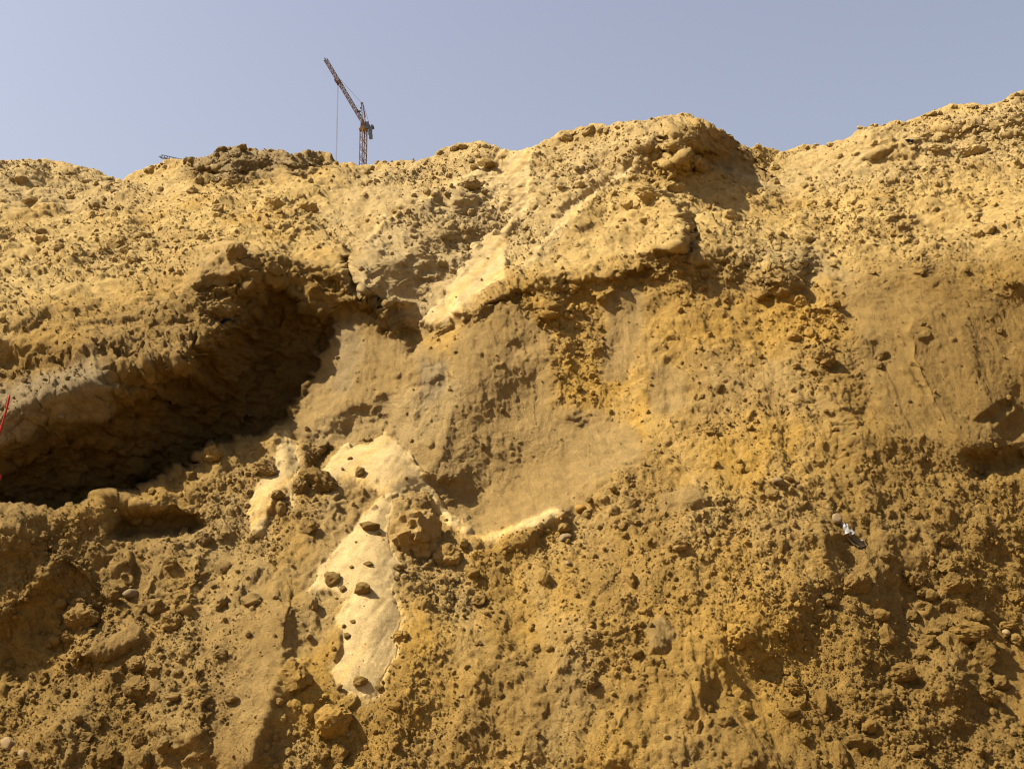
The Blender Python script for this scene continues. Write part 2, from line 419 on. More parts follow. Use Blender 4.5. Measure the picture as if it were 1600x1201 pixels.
packed = np.maximum.reduce([
    zone([(718,495),(780,462),(862,520),(862,640),(935,650),(1012,682),(965,730),(905,788),(830,822),(742,830),(695,795),(664,740),(690,650),(702,560)], 10),
    zone([(508,515),(565,488),(640,535),(705,555),(700,640),(668,730),(640,705),(600,672),(540,695),(470,690),(458,662),(480,600)], 10),
    zone([(1310,440),(1420,432),(1500,445),(1640,455),(1760,460),(1760,720),(1500,712),(1430,690),(1380,640),(1340,560)], 26) * 0.95,
    zone([(945,455),(1000,450),(1000,520),(975,600),(940,600),(950,520)], 6), zone([(1015,570),(1070,575),(1075,640),(1020,640)], 8),
    zone([(930,640),(1000,670),(1000,720),(930,720)], 8),
    zone(cave, 10), 0.55 * zone([(20,600),(70,585),(150,555),(168,590),(160,640),(95,675),(0,692),(-100,700),(-100,640)], 12),
    zone([(1030,765),(1060,752),(1105,765),(1112,785),(1060,790),(1035,785)], 5), zone([(120,1020),(160,985),(215,970),(235,1000),(200,1020),(150,1030)], 6),
    zone([(1005,985),(1030,960),(1055,985),(1045,1010),(1015,1015)], 5),
    zone([(1090,215),(1150,215),(1215,282),(1150,284),(1100,262)], 6),
    zone([(560,390),(600,370),(700,350),(720,400),(660,470),(640,500),(600,510),(560,440)], 12) * 0.75,
    zone([(-150,560),(160,540),(300,450),(400,400),(560,430),(640,480),(600,520),(440,450),(340,540),(240,600),(150,660),(-150,700)], 14) * 0.3,
    zone([(290,860),(345,850),(420,880),(450,960),(425,1060),(400,1201),(310,1201),(340,1100),(300,1000)], 14) * 0.55])
packed = packed * (1 - smooth)
greyish = np.maximum.reduce([0.8 * zone([(20,600),(70,585),(150,555),(168,590),(160,640),(95,675),(0,692),(-100,700),(-100,640)], 14),
    zone([(300,235),(440,228),(530,245),(520,265),(400,275),(280,280)], 10) * 0.55, zone([(520,500),(560,490),(565,540),(545,600),(520,620)], 10) * 0.5,
    zone([(655,560),(700,560),(690,620),(660,640)], 8) * 0.6, zone([(1140,395),(1290,390),(1320,430),(1240,430)], 14) * 0.4])
upper = sstep(40, -40, PY - np.interp(PX, [-200,0,250,400,560,700,820,1000,1250,1450,1700], [540,520,440,390,440,480,440,410,440,395,400]))
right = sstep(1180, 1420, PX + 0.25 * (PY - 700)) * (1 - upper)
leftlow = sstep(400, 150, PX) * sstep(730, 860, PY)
granular = np.clip(1 - smooth - packed, 0, 1)

# patches of looser and tighter material so that the texture is never even
patch = 0.5 + 0.5 * np.clip(fbm(UU * 0.9 + 3, VV * 0.9, 71, 3) * 1.6, -1, 1)
patch2 = 0.5 + 0.5 * np.clip(fbm(UU * 2.1 + 3, VV * 2.1, 75, 3) * 1.8, -1, 1)

# --- first displacement: lumps and runnels on the large form
def grid_normals(P):
    du = np.gradient(P, axis=1); dv = np.gradient(P, axis=0)
    n = np.cross(dv, du)
    n /= np.linalg.norm(n, axis=-1, keepdims=True) + 1e-12
    return n
def blur(a, k):
    for _ in range(k):
        b = a.copy()
        b[1:-1] = (a[:-2] + 2 * a[1:-1] + a[2:]) / 4
        a = b.copy()
        a[:, 1:-1] = (b[:, :-2] + 2 * b[:, 1:-1] + b[:, 2:]) / 4
    return a
D1 = D0 + DD
P = to_world(D1)
N = grid_normals(P)
flip = np.sign((N * (CAM - P)).sum(-1, keepdims=True)); flip[flip == 0] = 1
N = blur(N, 6); N /= np.linalg.norm(N, axis=-1, keepdims=True) + 1e-12
if (N[..., 2].mean() < 0): N = -N

inview = sstep(-125, -90, PX) * sstep(1725, 1690, PX)
rough_all = 1 - 0.93 * smooth
h = 0.10 * fbm(UU * 0.8, VV * 0.8, 101, 3) * (1 - 0.7 * smooth) * (1 - 0.5 * packed)
h += 0.085 * fbm(UU * 2.4, VV * 2.2, 105, 5, 0.55) * rough_all * (1 - 0.6 * packed)
h += 0.045 * fbm(UU * 3.4 + 0.5 * fbm(UU, VV, 4, 2), VV * 0.55, 109, 4, 0.55) * granular * (1 - upper)
h += 0.10 * (0.35 - np.abs(fbm(UU * 1.5 + 2, VV * 1.5, 107, 4, 0.55))) * upper * (1 - smooth)
# eroded runnels down the packed faces
h += 0.026 * fbm(UU * 5.0 + 0.6 * fbm(UU * 2, VV * 2, 3, 2), VV * 0.9, 111, 3) * packed
h += 0.022 * np.abs(fbm(UU * 2.6 + 5, VV * 1.8, 115, 4)) * packed
# diagonal tip streaks on the upper left slope
sl = UU * 0.55 + VV * 0.83; sp = UU * 0.83 - VV * 0.55
h += 0.05 * fbm(sl * 0.8, sp * 4.5, 121, 3) * upper * sstep(900, 500, PX)
h += 0.05 * fbm(sl * 0.9 + 9, sp * 3.5, 122, 3) * leftlow
# thin broken layers on the upper right
lay = fbm(UU * 0.9, VV * 9 + 1.2 * fbm(UU * 1.5, VV * 1.5, 8, 2), 125, 3)
h += 0.05 * lay * upper * sstep(1180, 1300, PX) * patch2
P = P + N * h[..., None]
N = grid_normals(P); N = blur(N, 2); N /= np.linalg.norm(N, axis=-1, keepdims=True) + 1e-12
if (N[..., 2].mean() < 0): N = -N

# --- second displacement: crumbs and clods
def warped(cell, seed, k=0.30):
    f = 1.6 / cell
    return UU + cell * k * fbm(UU * f, VV * f, seed, 3, 0.6), VV + cell * k * fbm(UU * f + 17, VV * f + 5, seed + 3, 3, 0.6)
g = np.maximum(granular, 0.75 * crumb_in * (smooth > 0.02) * (1 - packed)); pk = packed
upl = 1 - 0.45 * upper
sparse = 0.5 + 0.5 * np.clip(fbm(UU * 1.5 + 8, VV * 1.5, 79, 4) * 2.2, -1, 1)
diag = 0.5 + 0.5 * np.clip(fbm(sl * 0.5 + 3, sp * 1.8, 83, 4) * 2.4, -1, 1)
sparse = sparse * (1 - upper) + upper * diag * (0.35 + 0.9 * sparse)
fine = sstep(0.25, 0.75, 0.5 + 0.8 * fbm(UU * 1.3 + 50, VV * 0.9, 87, 4, 0.6))
c = np.zeros_like(UU)
d0 = domes(*warped(0.62, 141), 0.62, 201, (0.02 + 0.14 * patch * sparse) * g, 0.20, 0.42)
d1 = domes(*warped(0.28, 145), 0.28, 211, (0.01 + (0.22 + 0.25 * upper) * patch2 * sparse) * g * (0.7 + 0.3 * upl) + 0.02 * pk, 0.2, 0.5)
d2 = domes(*warped(0.14, 151), 0.14, 221, (0.015 + (0.20 + 0.3 * upper) * patch * sparse) * g * upl + 0.03 * pk, 0.22, 0.55)
d3 = domes(*warped(0.075, 155), 0.075, 231, (0.03 + 0.50 * fine * sparse) * g * upl + 0.06 * pk)
d4 = domes(*warped(0.034, 161, 0.30), 0.034, 241, (0.12 + 0.85 * fine) * g + 0.10 * pk + 0.01 * smooth)
c = 0.62 * 0.40 * d0 + 0.28 * 0.50 * d1 + 0.14 * 0.62 * d2 + 0.075 * 0.55 * d3 + 0.034 * (0.35 + 0.4 * fine) * d4
turb = np.abs(fbm(UU * 7, VV * 7, 251, 5, 0.62))
ridged = 0.3 - np.abs(fbm(UU * 4.2 + 3, VV * 3.6, 252, 5, 0.6))
brk = np.clip(fbm(UU * 1.1 + 30, VV * 1.1, 258, 3) * 2.5 + 0.1, 0, 1)          # where the bank is broken rather than crumbled
fc1 = facets(*warped(0.34, 181, 0.30), 0.34, 281); fc2 = facets(*warped(0.13, 185, 0.30), 0.13, 285)
c += g * (0.020 * turb + 0.055 * ridged + 0.005 * fbm(UU * 24, VV * 24, 253, 3, 0.65)) * (0.55 + 0.6 * patch)
c += g * brk * (0.34 * 0.16 * fc1 * upper + 0.13 * 0.30 * fc2)
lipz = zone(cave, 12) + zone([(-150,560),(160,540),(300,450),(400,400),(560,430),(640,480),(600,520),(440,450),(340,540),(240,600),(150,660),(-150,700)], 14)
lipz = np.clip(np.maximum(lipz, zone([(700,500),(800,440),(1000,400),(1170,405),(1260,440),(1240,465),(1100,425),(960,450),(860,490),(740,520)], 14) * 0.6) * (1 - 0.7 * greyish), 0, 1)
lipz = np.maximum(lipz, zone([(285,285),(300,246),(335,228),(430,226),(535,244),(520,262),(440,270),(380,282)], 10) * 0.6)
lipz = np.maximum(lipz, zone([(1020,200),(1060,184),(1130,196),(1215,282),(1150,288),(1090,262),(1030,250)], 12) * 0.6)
c += lipz * (0.60 * 0.30 * facets(*warped(0.60, 191, 0.35), 0.60, 291) + 0.24 * 0.42 * facets(*warped(0.24, 193, 0.35), 0.24, 293) + 0.10 * 0.45 * facets(*warped(0.10, 195, 0.3), 0.10, 295) + 0.07 * ridged)
c += pk * (0.016 * ridged + 0.004 * fbm(UU * 40, VV * 30, 256, 2))
c += pk * 0.007 * fbm(UU * 22 + 2 * fbm(UU * 3, VV * 3, 2, 2), VV * 2.2, 257, 4, 0.65)
c += 0.0016 * fbm(UU * 45, VV * 45, 255, 2) * smooth
# dry sand has run down over the crumbs: it lies a little proud and carries flow lines
mound = np.zeros_like(UU)
for k_, hh in (('fan', 0.05), ('cone', 0.06), ('cone2', 0.045), ('chute', 0.035), ('rim', 0.035), ('cresta', 0.03)):
    mound = np.maximum(mound, hh * (1 - np.exp(-np.maximum(SD_DRY[k_] + 0.3 * edge_n, 0) / 22.0)))
c += mound + (0.005 * fbm(UU * 11 + 3.0 * VV, VV * 0.8, 261, 4) + 0.014 * np.abs(fbm(UU * 4.2 + 2.2 * VV, VV * 0.5, 263, 3))) * smooth
P = P + N * c[..., None]

# ------------------------------------------------------------------ colour of the sand (dry, brown, grey, pale), with shade painted into the hollow
def C3(r, g_, b): return np.array([r, g_, b])
OCHRE, TAN, PALE, BROWN, GREY, DRY = C3(.340,.197,.039), C3(.252,.162,.056), C3(.350,.248,.106), C3(.180,.105,.025), C3(.225,.165,.082), C3(.400,.270,.092)
def lerp(a, b, t): return a + (b - a) * t[..., None]
A = np.broadcast_to(OCHRE, P.shape).copy()
A = lerp(A, TAN, 0.85 * np.clip(patch * 1.5 - 0.3, 0, 1))
stk = np.clip(fbm(UU * 2.4 + 0.8 * fbm(UU, VV, 7, 2), VV * 0.45, 311, 4, 0.6) * 2.2, -1, 1)
A = lerp(A, C3(.33,.235,.095), 0.35 * np.clip(stk, 0, 1) * (1 - upper))
A = lerp(A, BROWN, 0.40 * np.clip(-stk, 0, 1))
A = lerp(A, DRY, 0.9 * upper * np.clip(0.45 + patch2, 0, 1))
A = lerp(A, TAN, 0.85 * packed)
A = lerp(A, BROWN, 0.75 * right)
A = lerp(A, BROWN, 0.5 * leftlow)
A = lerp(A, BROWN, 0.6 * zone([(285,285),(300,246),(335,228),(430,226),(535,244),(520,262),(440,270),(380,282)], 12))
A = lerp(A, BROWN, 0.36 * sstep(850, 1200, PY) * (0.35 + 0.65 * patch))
A = lerp(A, C3(.090,.050,.011), 0.9 * zone(cave, 16))  # deepens the shade inside the undercut hollow by painting its sand darker
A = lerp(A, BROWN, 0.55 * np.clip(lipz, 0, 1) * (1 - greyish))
A = lerp(A, PALE, np.clip(pale_hi * (0.7 + 0.45 * patch2), 0, 1) * (1 - 0.3 * d2))
A = lerp(A, GREY, np.clip(greyish, 0, 1))
A = lerp(A, C3(.318,.224,.094), np.clip(sstep(-13, 8, sd_all + 2.6 * edge_n) * (1 - 0.5 * np.clip(d4 * 2.2, 0, 1) * crumb_in), 0, 1) * np.maximum(smooth, 0.55))
A = lerp(A, OCHRE, 0.50 * smooth * np.clip(fbm(UU * 11 + 5 * VV, VV * 1.0, 321, 5, 0.65) * 2.2, 0, 1))
spk = vnoise(UU * 60, VV * 60, 301)
A *= (0.93 + 0.14 * spk)[..., None]

# ------------------------------------------------------------------ assemble the bank mesh with its back and its foot
back_rows, front_rows = [], []
top = P[0]; prev = top.copy()
stepv = 0.08
for k in range(22):
    q = prev.copy()
    q[:, 1] += stepv
    q[:, 0] *= (q[:, 1] / np.maximum(prev[:, 1], 1e-3))
    slope = min(0.75, 0.10 + 0.09 * k)
    q[:, 2] -= stepv * slope
    q[:, 2] += 0.04 * fbm(q[:, 0] * 2, q[:, 1] * 2, 401, 3) * (1 if k > 2 else 0)
    q[:, 2] = np.maximum(q[:, 2], -0.5)
    back_rows.append(q); prev = q; stepv *= 1.24
bot = P[-1]; prev = bot.copy()
for k in range(8):
    q = prev.copy()
    q[:, 1] -= 0.22
    q[:, 2] = np.minimum(prev[:, 2] - 0.13, 0.3) + 0.02 * fbm(q[:, 0] * 3, q[:, 1] * 3, 411, 3)
    front_rows.append(q); prev = q
V = np.concatenate([np.array(back_rows[::-1]), P, np.array(front_rows)], 0)
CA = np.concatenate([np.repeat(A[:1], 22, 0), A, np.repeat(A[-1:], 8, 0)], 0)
SM = np.concatenate([np.repeat(smooth[:1], 22, 0), smooth, np.repeat(smooth[-1:], 8, 0)], 0)

def grid_mesh(name, V):
    nr, nc = V.shape[:2]
    me = bpy.data.meshes.new(name)
    idx = np.arange(nr * nc, dtype=np.int32).reshape(nr, nc)
    q = np.stack([idx[:-1, :-1], idx[1:, :-1], idx[1:, 1:], idx[:-1, 1:]], -1).reshape(-1, 4)
    me.vertices.add(nr * nc); me.vertices.foreach_set('co', V.astype(np.float32).ravel())
    me.loops.add(q.size); me.loops.foreach_set('vertex_index', q.ravel())
    me.polygons.add(len(q)); me.polygons.foreach_set('loop_start', np.arange(0, q.size, 4, dtype=np.int32))
    me.polygons.foreach_set('use_smooth', np.ones(len(q), bool))
    me.update(calc_edges=True)
    return me

# ------------------------------------------------------------------ materials
def mat_new(name):
    m = bpy.data.materials.new(name); m.use_nodes = True
    nt = m.node_tree; b = nt.nodes['Principled BSDF']
    b.inputs['Roughness'].default_value = 0.95
    b.inputs['Specular IOR Level'].default_value = 0.12
    return m, nt, b
def sand_material(name, attr=None, color=(.5,.285,.07), var=0.22, grain=85.0, bump_d=0.004, rnd=0.0):
    m, nt, b = mat_new(name)
    L = nt.links.new
    tc = nt.nodes.new('ShaderNodeNewGeometry') if attr else nt.nodes.new('ShaderNodeTexCoord')
    co = tc.outputs['Position'] if attr else tc.outputs['Object']
    n1 = nt.nodes.new('ShaderNodeTexNoise'); n1.inputs['Scale'].default_value = 9.0; n1.inputs['Detail'].default_value = 5.0
    n2 = nt.nodes.new('ShaderNodeTexNoise'); n2.inputs['Scale'].default_value = grain; n2.inputs['Detail'].default_value = 5.0; n2.inputs['Roughness'].default_value = 0.7
    L(co, n1.inputs['Vector']); L(co, n2.inputs['Vector'])
    r1 = nt.nodes.new('ShaderNodeMapRange'); r1.inputs['From Min'].default_value = 0.3; r1.inputs['From Max'].default_value = 0.7
    r1.inputs['To Min'].default_value = 1 - var; r1.inputs['To Max'].default_value = 1 + var * 0.5
    L(n1.outputs[0], r1.inputs['Value'])
    r2 = nt.nodes.new('ShaderNodeMapRange'); r2.inputs['From Min'].default_value = 0.3; r2.inputs['From Max'].default_value = 0.7
    r2.inputs['To Min'].default_value = 0.70; r2.inputs['To Max'].default_value = 1.26
    L(n2.outputs[0], r2.inputs['Value'])
    mu = nt.nodes.new('ShaderNodeMath'); mu.operation = 'MULTIPLY'
    L(r1.outputs[0], mu.inputs[0]); L(r2.outputs[0], mu.inputs[1])
    mx = nt.nodes.new('ShaderNodeVectorMath'); mx.operation = 'SCALE'
    if attr:
        at = nt.nodes.new('ShaderNodeAttribute'); at.attribute_name = attr; L(at.outputs['Color'], mx.inputs[0])
    else:
        if color is None:
            oc = nt.nodes.new('ShaderNodeObjectInfo'); L(oc.outputs['Color'], mx.inputs[0])
        else:
            rgb = nt.nodes.new('ShaderNodeRGB'); rgb.outputs[0].default_value = (*color, 1); L(rgb.outputs[0], mx.inputs[0])
    fac = mu.outputs[0]
    if rnd:
        oi = nt.nodes.new('ShaderNodeObjectInfo')
        rr = nt.nodes.new('ShaderNodeMapRange'); rr.inputs['To Min'].default_value = 1 - rnd; rr.inputs['To Max'].default_value = 1 + rnd
        L(oi.outputs['Random'], rr.inputs['Value'])
        m3 = nt.nodes.new('ShaderNodeMath'); m3.operation = 'MULTIPLY'; L(fac, m3.inputs[0]); L(rr.outputs[0], m3.inputs[1]); fac = m3.outputs[0]
    L(fac, mx.inputs['Scale']); L(mx.outputs[0], b.inputs['Base Color'])
    n3 = nt.nodes.new('ShaderNodeTexNoise'); n3.inputs['Scale'].default_value = 70.0; n3.inputs['Detail'].default_value = 7.0; n3.inputs['Roughness'].default_value = 0.75
    L(co, n3.inputs['Vector'])
    bp = nt.nodes.new('ShaderNodeBump'); bp.inputs['Strength'].default_value = 0.9; bp.inputs['Distance'].default_value = bump_d
    L(n3.outputs[0], bp.inputs['Height'])
    if attr:
        sm = nt.nodes.new('ShaderNodeAttribute'); sm.attribute_name = 'dry'
        mr = nt.nodes.new('ShaderNodeMapRange'); mr.inputs['To Min'].default_value = 0.9; mr.inputs['To Max'].default_value = 0.22
        L(sm.outputs['Fac'], mr.inputs['Value']); L(mr.outputs[0], bp.inputs['Strength'])
    L(bp.outputs[0], b.inputs['Normal'])
    return m
M_BANK = sand_material('sand', attr='sand_tone', bump_d=0.042)
M_GROUND = sand_material('ground_sand', color=(.26,.165,.055))
def simple(name, col, rough=0.6, metal=0.0, spec=0.3):
    m, nt, b = mat_new(name)
    n = nt.nodes.new('ShaderNodeTexNoise'); n.inputs['Scale'].default_value = 6.0; n.inputs['Detail'].default_value = 4.0
    r = nt.nodes.new('ShaderNodeMapRange'); r.inputs['To Min'].default_value = 0.75; r.inputs['To Max'].default_value = 1.2
    nt.links.new(n.outputs[0], r.inputs['Value'])
    rgb = nt.nodes.new('ShaderNodeRGB'); rgb.outputs[0].default_value = (*col, 1)
    mx = nt.nodes.new('ShaderNodeVectorMath'); mx.operation = 'SCALE'
    nt.links.new(rgb.outputs[0], mx.inputs[0]); nt.links.new(r.outputs[0], mx.inputs['Scale']); nt.links.new(mx.outputs[0], b.inputs['Base Color'])
    b.inputs['Roughness'].default_value = rough; b.inputs['Metallic'].default_value = metal; b.inputs['Specular IOR Level'].default_value = spec
    return m

bank_me = grid_mesh('sand_bank', V)
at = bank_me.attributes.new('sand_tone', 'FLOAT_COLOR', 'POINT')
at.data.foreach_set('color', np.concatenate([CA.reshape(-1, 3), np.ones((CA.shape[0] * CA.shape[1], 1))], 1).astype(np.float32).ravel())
at = bank_me.attributes.new('dry', 'FLOAT', 'POINT')
at.data.foreach_set('value', SM.astype(np.float32).ravel())
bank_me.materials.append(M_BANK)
bank = bpy.data.objects.new('sand_bank', bank_me)
COL.objects.link(bank)
bank['kind'] = 'structure'

gm = bpy.data.meshes.new('ground')
gm.from_pydata([(-3000, -3000, -0.12), (3000, -3000, -0.12), (3000, 3000, -0.12), (-3000, 3000, -0.12)], [], [(0, 1, 2, 3)])
gm.materials.append(M_GROUND)
ground = bpy.data.objects.new('ground', gm); COL.objects.link(ground); ground['kind'] = 'structure'

#@@OBJECTS
# ------------------------------------------------------------------ finding places on the finished surface
FY = P[..., 1]
SPX = 800.0 + 0 * FY; SPY = 0 * FY
_x = P[..., 0]; _y = P[..., 1]; _z = P[..., 2] - CAM[2]
_dep = _y * CP + _z * SP
SPX = 800.0 + FPX * _x / _dep
SPY = 600.5 - FPX * (-_y * SP + _z * CP) / _dep
NF = grid_normals(P); NF = blur(NF, 8); NF /= np.linalg.norm(NF, axis=-1, keepdims=True) + 1e-12
if NF[..., 2].mean() < 0: NF = -NF
def find(px, py):
    """the visible surface point under a photo position: index, point, normal, metres per photo pixel"""
    j = int(np.argmin(np.abs(cols - px)))
    j0, j1 = max(j - 14, 0), min(j + 15, len(cols))
    rr = ridge_row[j]
    i = int(np.clip(np.searchsorted(vrow, (py - rr) / (BOT - rr)), 0, NR_IN - 1))
    i0, i1 = max(i - 60, 0), min(i + 61, NR_IN)
    e = (SPX[i0:i1, j0:j1] - px) ** 2 + (SPY[i0:i1, j0:j1] - py) ** 2 + 30 * (FY[i0:i1, j0:j1] - FY[i0:i1, j0:j1].min())
    k = int(np.argmin(e)); ii, jj = k // (j1 - j0) + i0, k % (j1 - j0) + j0
    return (ii, jj), P[ii, jj], NF[ii, jj], FY[ii, jj] / FPX

def tag(o, label, cat, group=None):
    o['label'] = label; o['category'] = cat
    if group: o['group'] = group
    return o

# ------------------------------------------------------------------ loose crumbs strewn over the slope (uncountable)
import bmesh
def ico(sub):
    bm = bmesh.new(); bmesh.ops.create_icosphere(bm, subdivisions=sub, radius=1.0)
    v = np.array([x.co[:] for x in bm.verts]); f = np.array([[q.index for q in x.verts] for x in bm.faces]); bm.free()
    return v, f
IV, IF = ico(1)
NCR = 52000
wgt = (granular * (0.10 + fine * (0.3 + sparse)) * (1 + 0.5 * upper) + 0.03 * packed + 0.010 * smooth) * np.gradient(cols)[None] * np.gradient(vrow)[:, None]
wgt = wgt * ((PX > -160) & (PX < 1760) & (PY > ridge_row[None] + 2))
cw = np.cumsum(wgt.ravel()); pick = np.searchsorted(cw, rng.random(NCR) * cw[-1])
cp = P.reshape(-1, 3)[pick]; cn = NF.reshape(-1, 3)[pick]; cc = A.reshape(-1, 3)[pick]
rad = 0.0052 * (1 - rng.random(NCR)) ** -0.40
rad = np.clip(rad, 0.005, 0.034) * (FY.ravel()[pick] / 10.0) ** 1.15
shape = rng.uniform(0.62, 1.25, (NCR, len(IV), 1)) * 0.5 + 0.5
vv = IV[None] * shape * rng.uniform(0.7, 1.2, (NCR, 1, 3))
ang = rng.uniform(0, 6.283, NCR); ca, sa = np.cos(ang), np.sin(ang)
vx = vv[..., 0] * ca[:, None] - vv[..., 1] * sa[:, None]; vy = vv[..., 0] * sa[:, None] + vv[..., 1] * ca[:, None]
vv = np.stack([vx, vy, vv[..., 2]], -1) * rad[:, None, None] + (cp + cn * rad[:, None] * 0.30)[:, None, :]
ff = (IF[None] + (np.arange(NCR) * len(IV))[:, None, None]).reshape(-1, 3)
cm = bpy.data.meshes.new('sand_crumbs')
cm.vertices.add(NCR * len(IV)); cm.vertices.foreach_set('co', vv.astype(np.float32).ravel())
cm.loops.add(ff.size); cm.loops.foreach_set('vertex_index', ff.astype(np.int32).ravel())
cm.polygons.add(len(ff)); cm.polygons.foreach_set('loop_start', np.arange(0, ff.size, 3, dtype=np.int32))
cm.polygons.foreach_set('use_smooth', np.zeros(len(ff), bool))
cm.update(calc_edges=True)
tone = cc * rng.uniform(0.82, 1.15, (NCR, 1))
tone = np.repeat(tone[:, None, :], len(IV), 1).reshape(-1, 3)
ca_ = cm.attributes.new('sand_tone', 'FLOAT_COLOR', 'POINT')
ca_.data.foreach_set('color', np.concatenate([tone, np.ones((len(tone), 1))], 1).astype(np.float32).ravel())
cm.materials.append(M_BANK)
crumbs = bpy.data.objects.new('sand_crumbs', cm); COL.objects.link(crumbs)
crumbs['kind'] = 'stuff'; tag(crumbs, 'loose ochre crumbs of sand strewn all over the bank', 'crumbs')

# ------------------------------------------------------------------ clods and stones one can count
from mathutils import noise as mnoise
M_CLOD = sand_material('clod_sand', color=None, rnd=0.08, bump_d=0.02)
M_STONE = sand_material('grey_stone', color=(.18,.125,.062), rnd=0.08, var=0.15, bump_d=0.004)
M_PALESTONE = sand_material('pale_stone', color=(.24,.165,.075), rnd=0.08, var=0.15, bump_d=0.004)
M_ORANGE = sand_material('orange_stone', color=(.24,.135,.03), rnd=0.08, var=0.2, bump_d=0.006)
def clod_mesh(name, seed, sub, rough, cuts, mat):
    r = np.random.default_rng(seed)
    v, f = ico(sub)
    v = v * r.uniform(0.8, 1.15, 3)
    for k in range(cuts):
        n = r.normal(size=3); n /= np.linalg.norm(n); d = r.uniform(0.60, 0.95)
        e = np.maximum(v @ n - d, 0); v = v - e[:, None] * n * r.uniform(0.75, 1.0)
    o = r.uniform(0, 100, 3)
    out = []
    for p in v:
        q = Vector(p + o)
        n1 = mnoise.fractal(q * 1.6, 0.9, 2.0, 3); n2 = mnoise.fractal(q * 6.0, 0.8, 2.1, 4)
        out.append(p * (1 + 0.20 * rough * n1 + 0.11 * rough * n2 + 0.05 * rough * mnoise.noise(q * 13.0)))
    me = bpy.data.meshes.new(name)
    me.from_pydata([tuple(p) for p in out], [], [tuple(int(i) for i in t) for t in f])
    me.polygons.foreach_set('use_smooth', np.full(len(f), rough < 0.5))
    me.materials.append(mat)
    return me
MATS = {'clod': M_CLOD, 'tan': M_CLOD, 'damp': M_CLOD, 'stone': M_STONE, 'pale': M_PALESTONE, 'orange': M_ORANGE}
SMALL = {k: [clod_mesh('sand_clod' if k in ('clod', 'tan', 'damp') else 'stone', 900 + 10 * a + b, 3, 1.0 if k in ('clod', 'tan', 'damp') else 0.35, 9, MATS[k]) for b in range(5 if k in ('clod', 'tan', 'damp') else 2)] for a, k in enumerate(MATS)}
BIG = {k: [clod_mesh('sand_clod', 800 + 10 * a + b, 4, 1.25, 6, MATS[k]) for b in range(4)] for a, k in enumerate(('clod', 'tan', 'damp'))}
def place(kind, px, py, rxp, ryp=None, label='', name=None, cat=None, group=None, rot=None, out=0.35, seed=None, big=False):
    """rxp, ryp: half width and half height as seen in the photo, pixels"""
    ryp = ryp or rxp
    (i, j), p, n, mpp = find(px, py)
    pool = BIG[kind] if big and kind in BIG else SMALL[kind]
    me = pool[(seed if seed is not None else random.randrange(100)) % len(pool)]
    name = name or ('stone' if kind in ('stone', 'pale', 'orange') else 'sand_clod')
    o = bpy.data.objects.new(name, me); COL.objects.link(o)
    sx, sy = rxp * mpp * 1.12, ryp * mpp * 1.12
    sd_ = 0.5 * (sx + sy) * random.uniform(0.8, 1.05)
    # frame: x across, z up the view, y into the slope
    face = Vector((0, -1, 0.35)).normalized()
    xax = Vector((1, 0, 0)); zax = face.cross(xax).normalized() * -1
    R = Matrix((xax, face * -1, zax)).transposed()
    spin = Matrix.Rotation(math.radians(rot if rot is not None else random.uniform(-25, 25)), 3, 'Y')
    wild = Matrix.Rotation(random.choice((0, math.pi)), 3, 'Z')
    Mx = R @ spin @ Matrix.Diagonal((sx, sd_, sy)) @ wild
    loc = Vector(p) + Vector(n) * sd_ * (out - 0.25)
    o.matrix_world = Matrix.Translation(loc) @ Mx.to_4x4()
    tn = (A[i, j] * (1 - smooth[i, j]) + np.array([.23, .14, .036]) * smooth[i, j]) * {'clod': 1.0, 'tan': 1.08, 'damp': 0.90}.get(kind, 1.0)
    o.color = (*[float(t) for t in tn], 1)
    tag(o, label, cat or ('stone' if name == 'stone' else 'clod'), group)
    return o
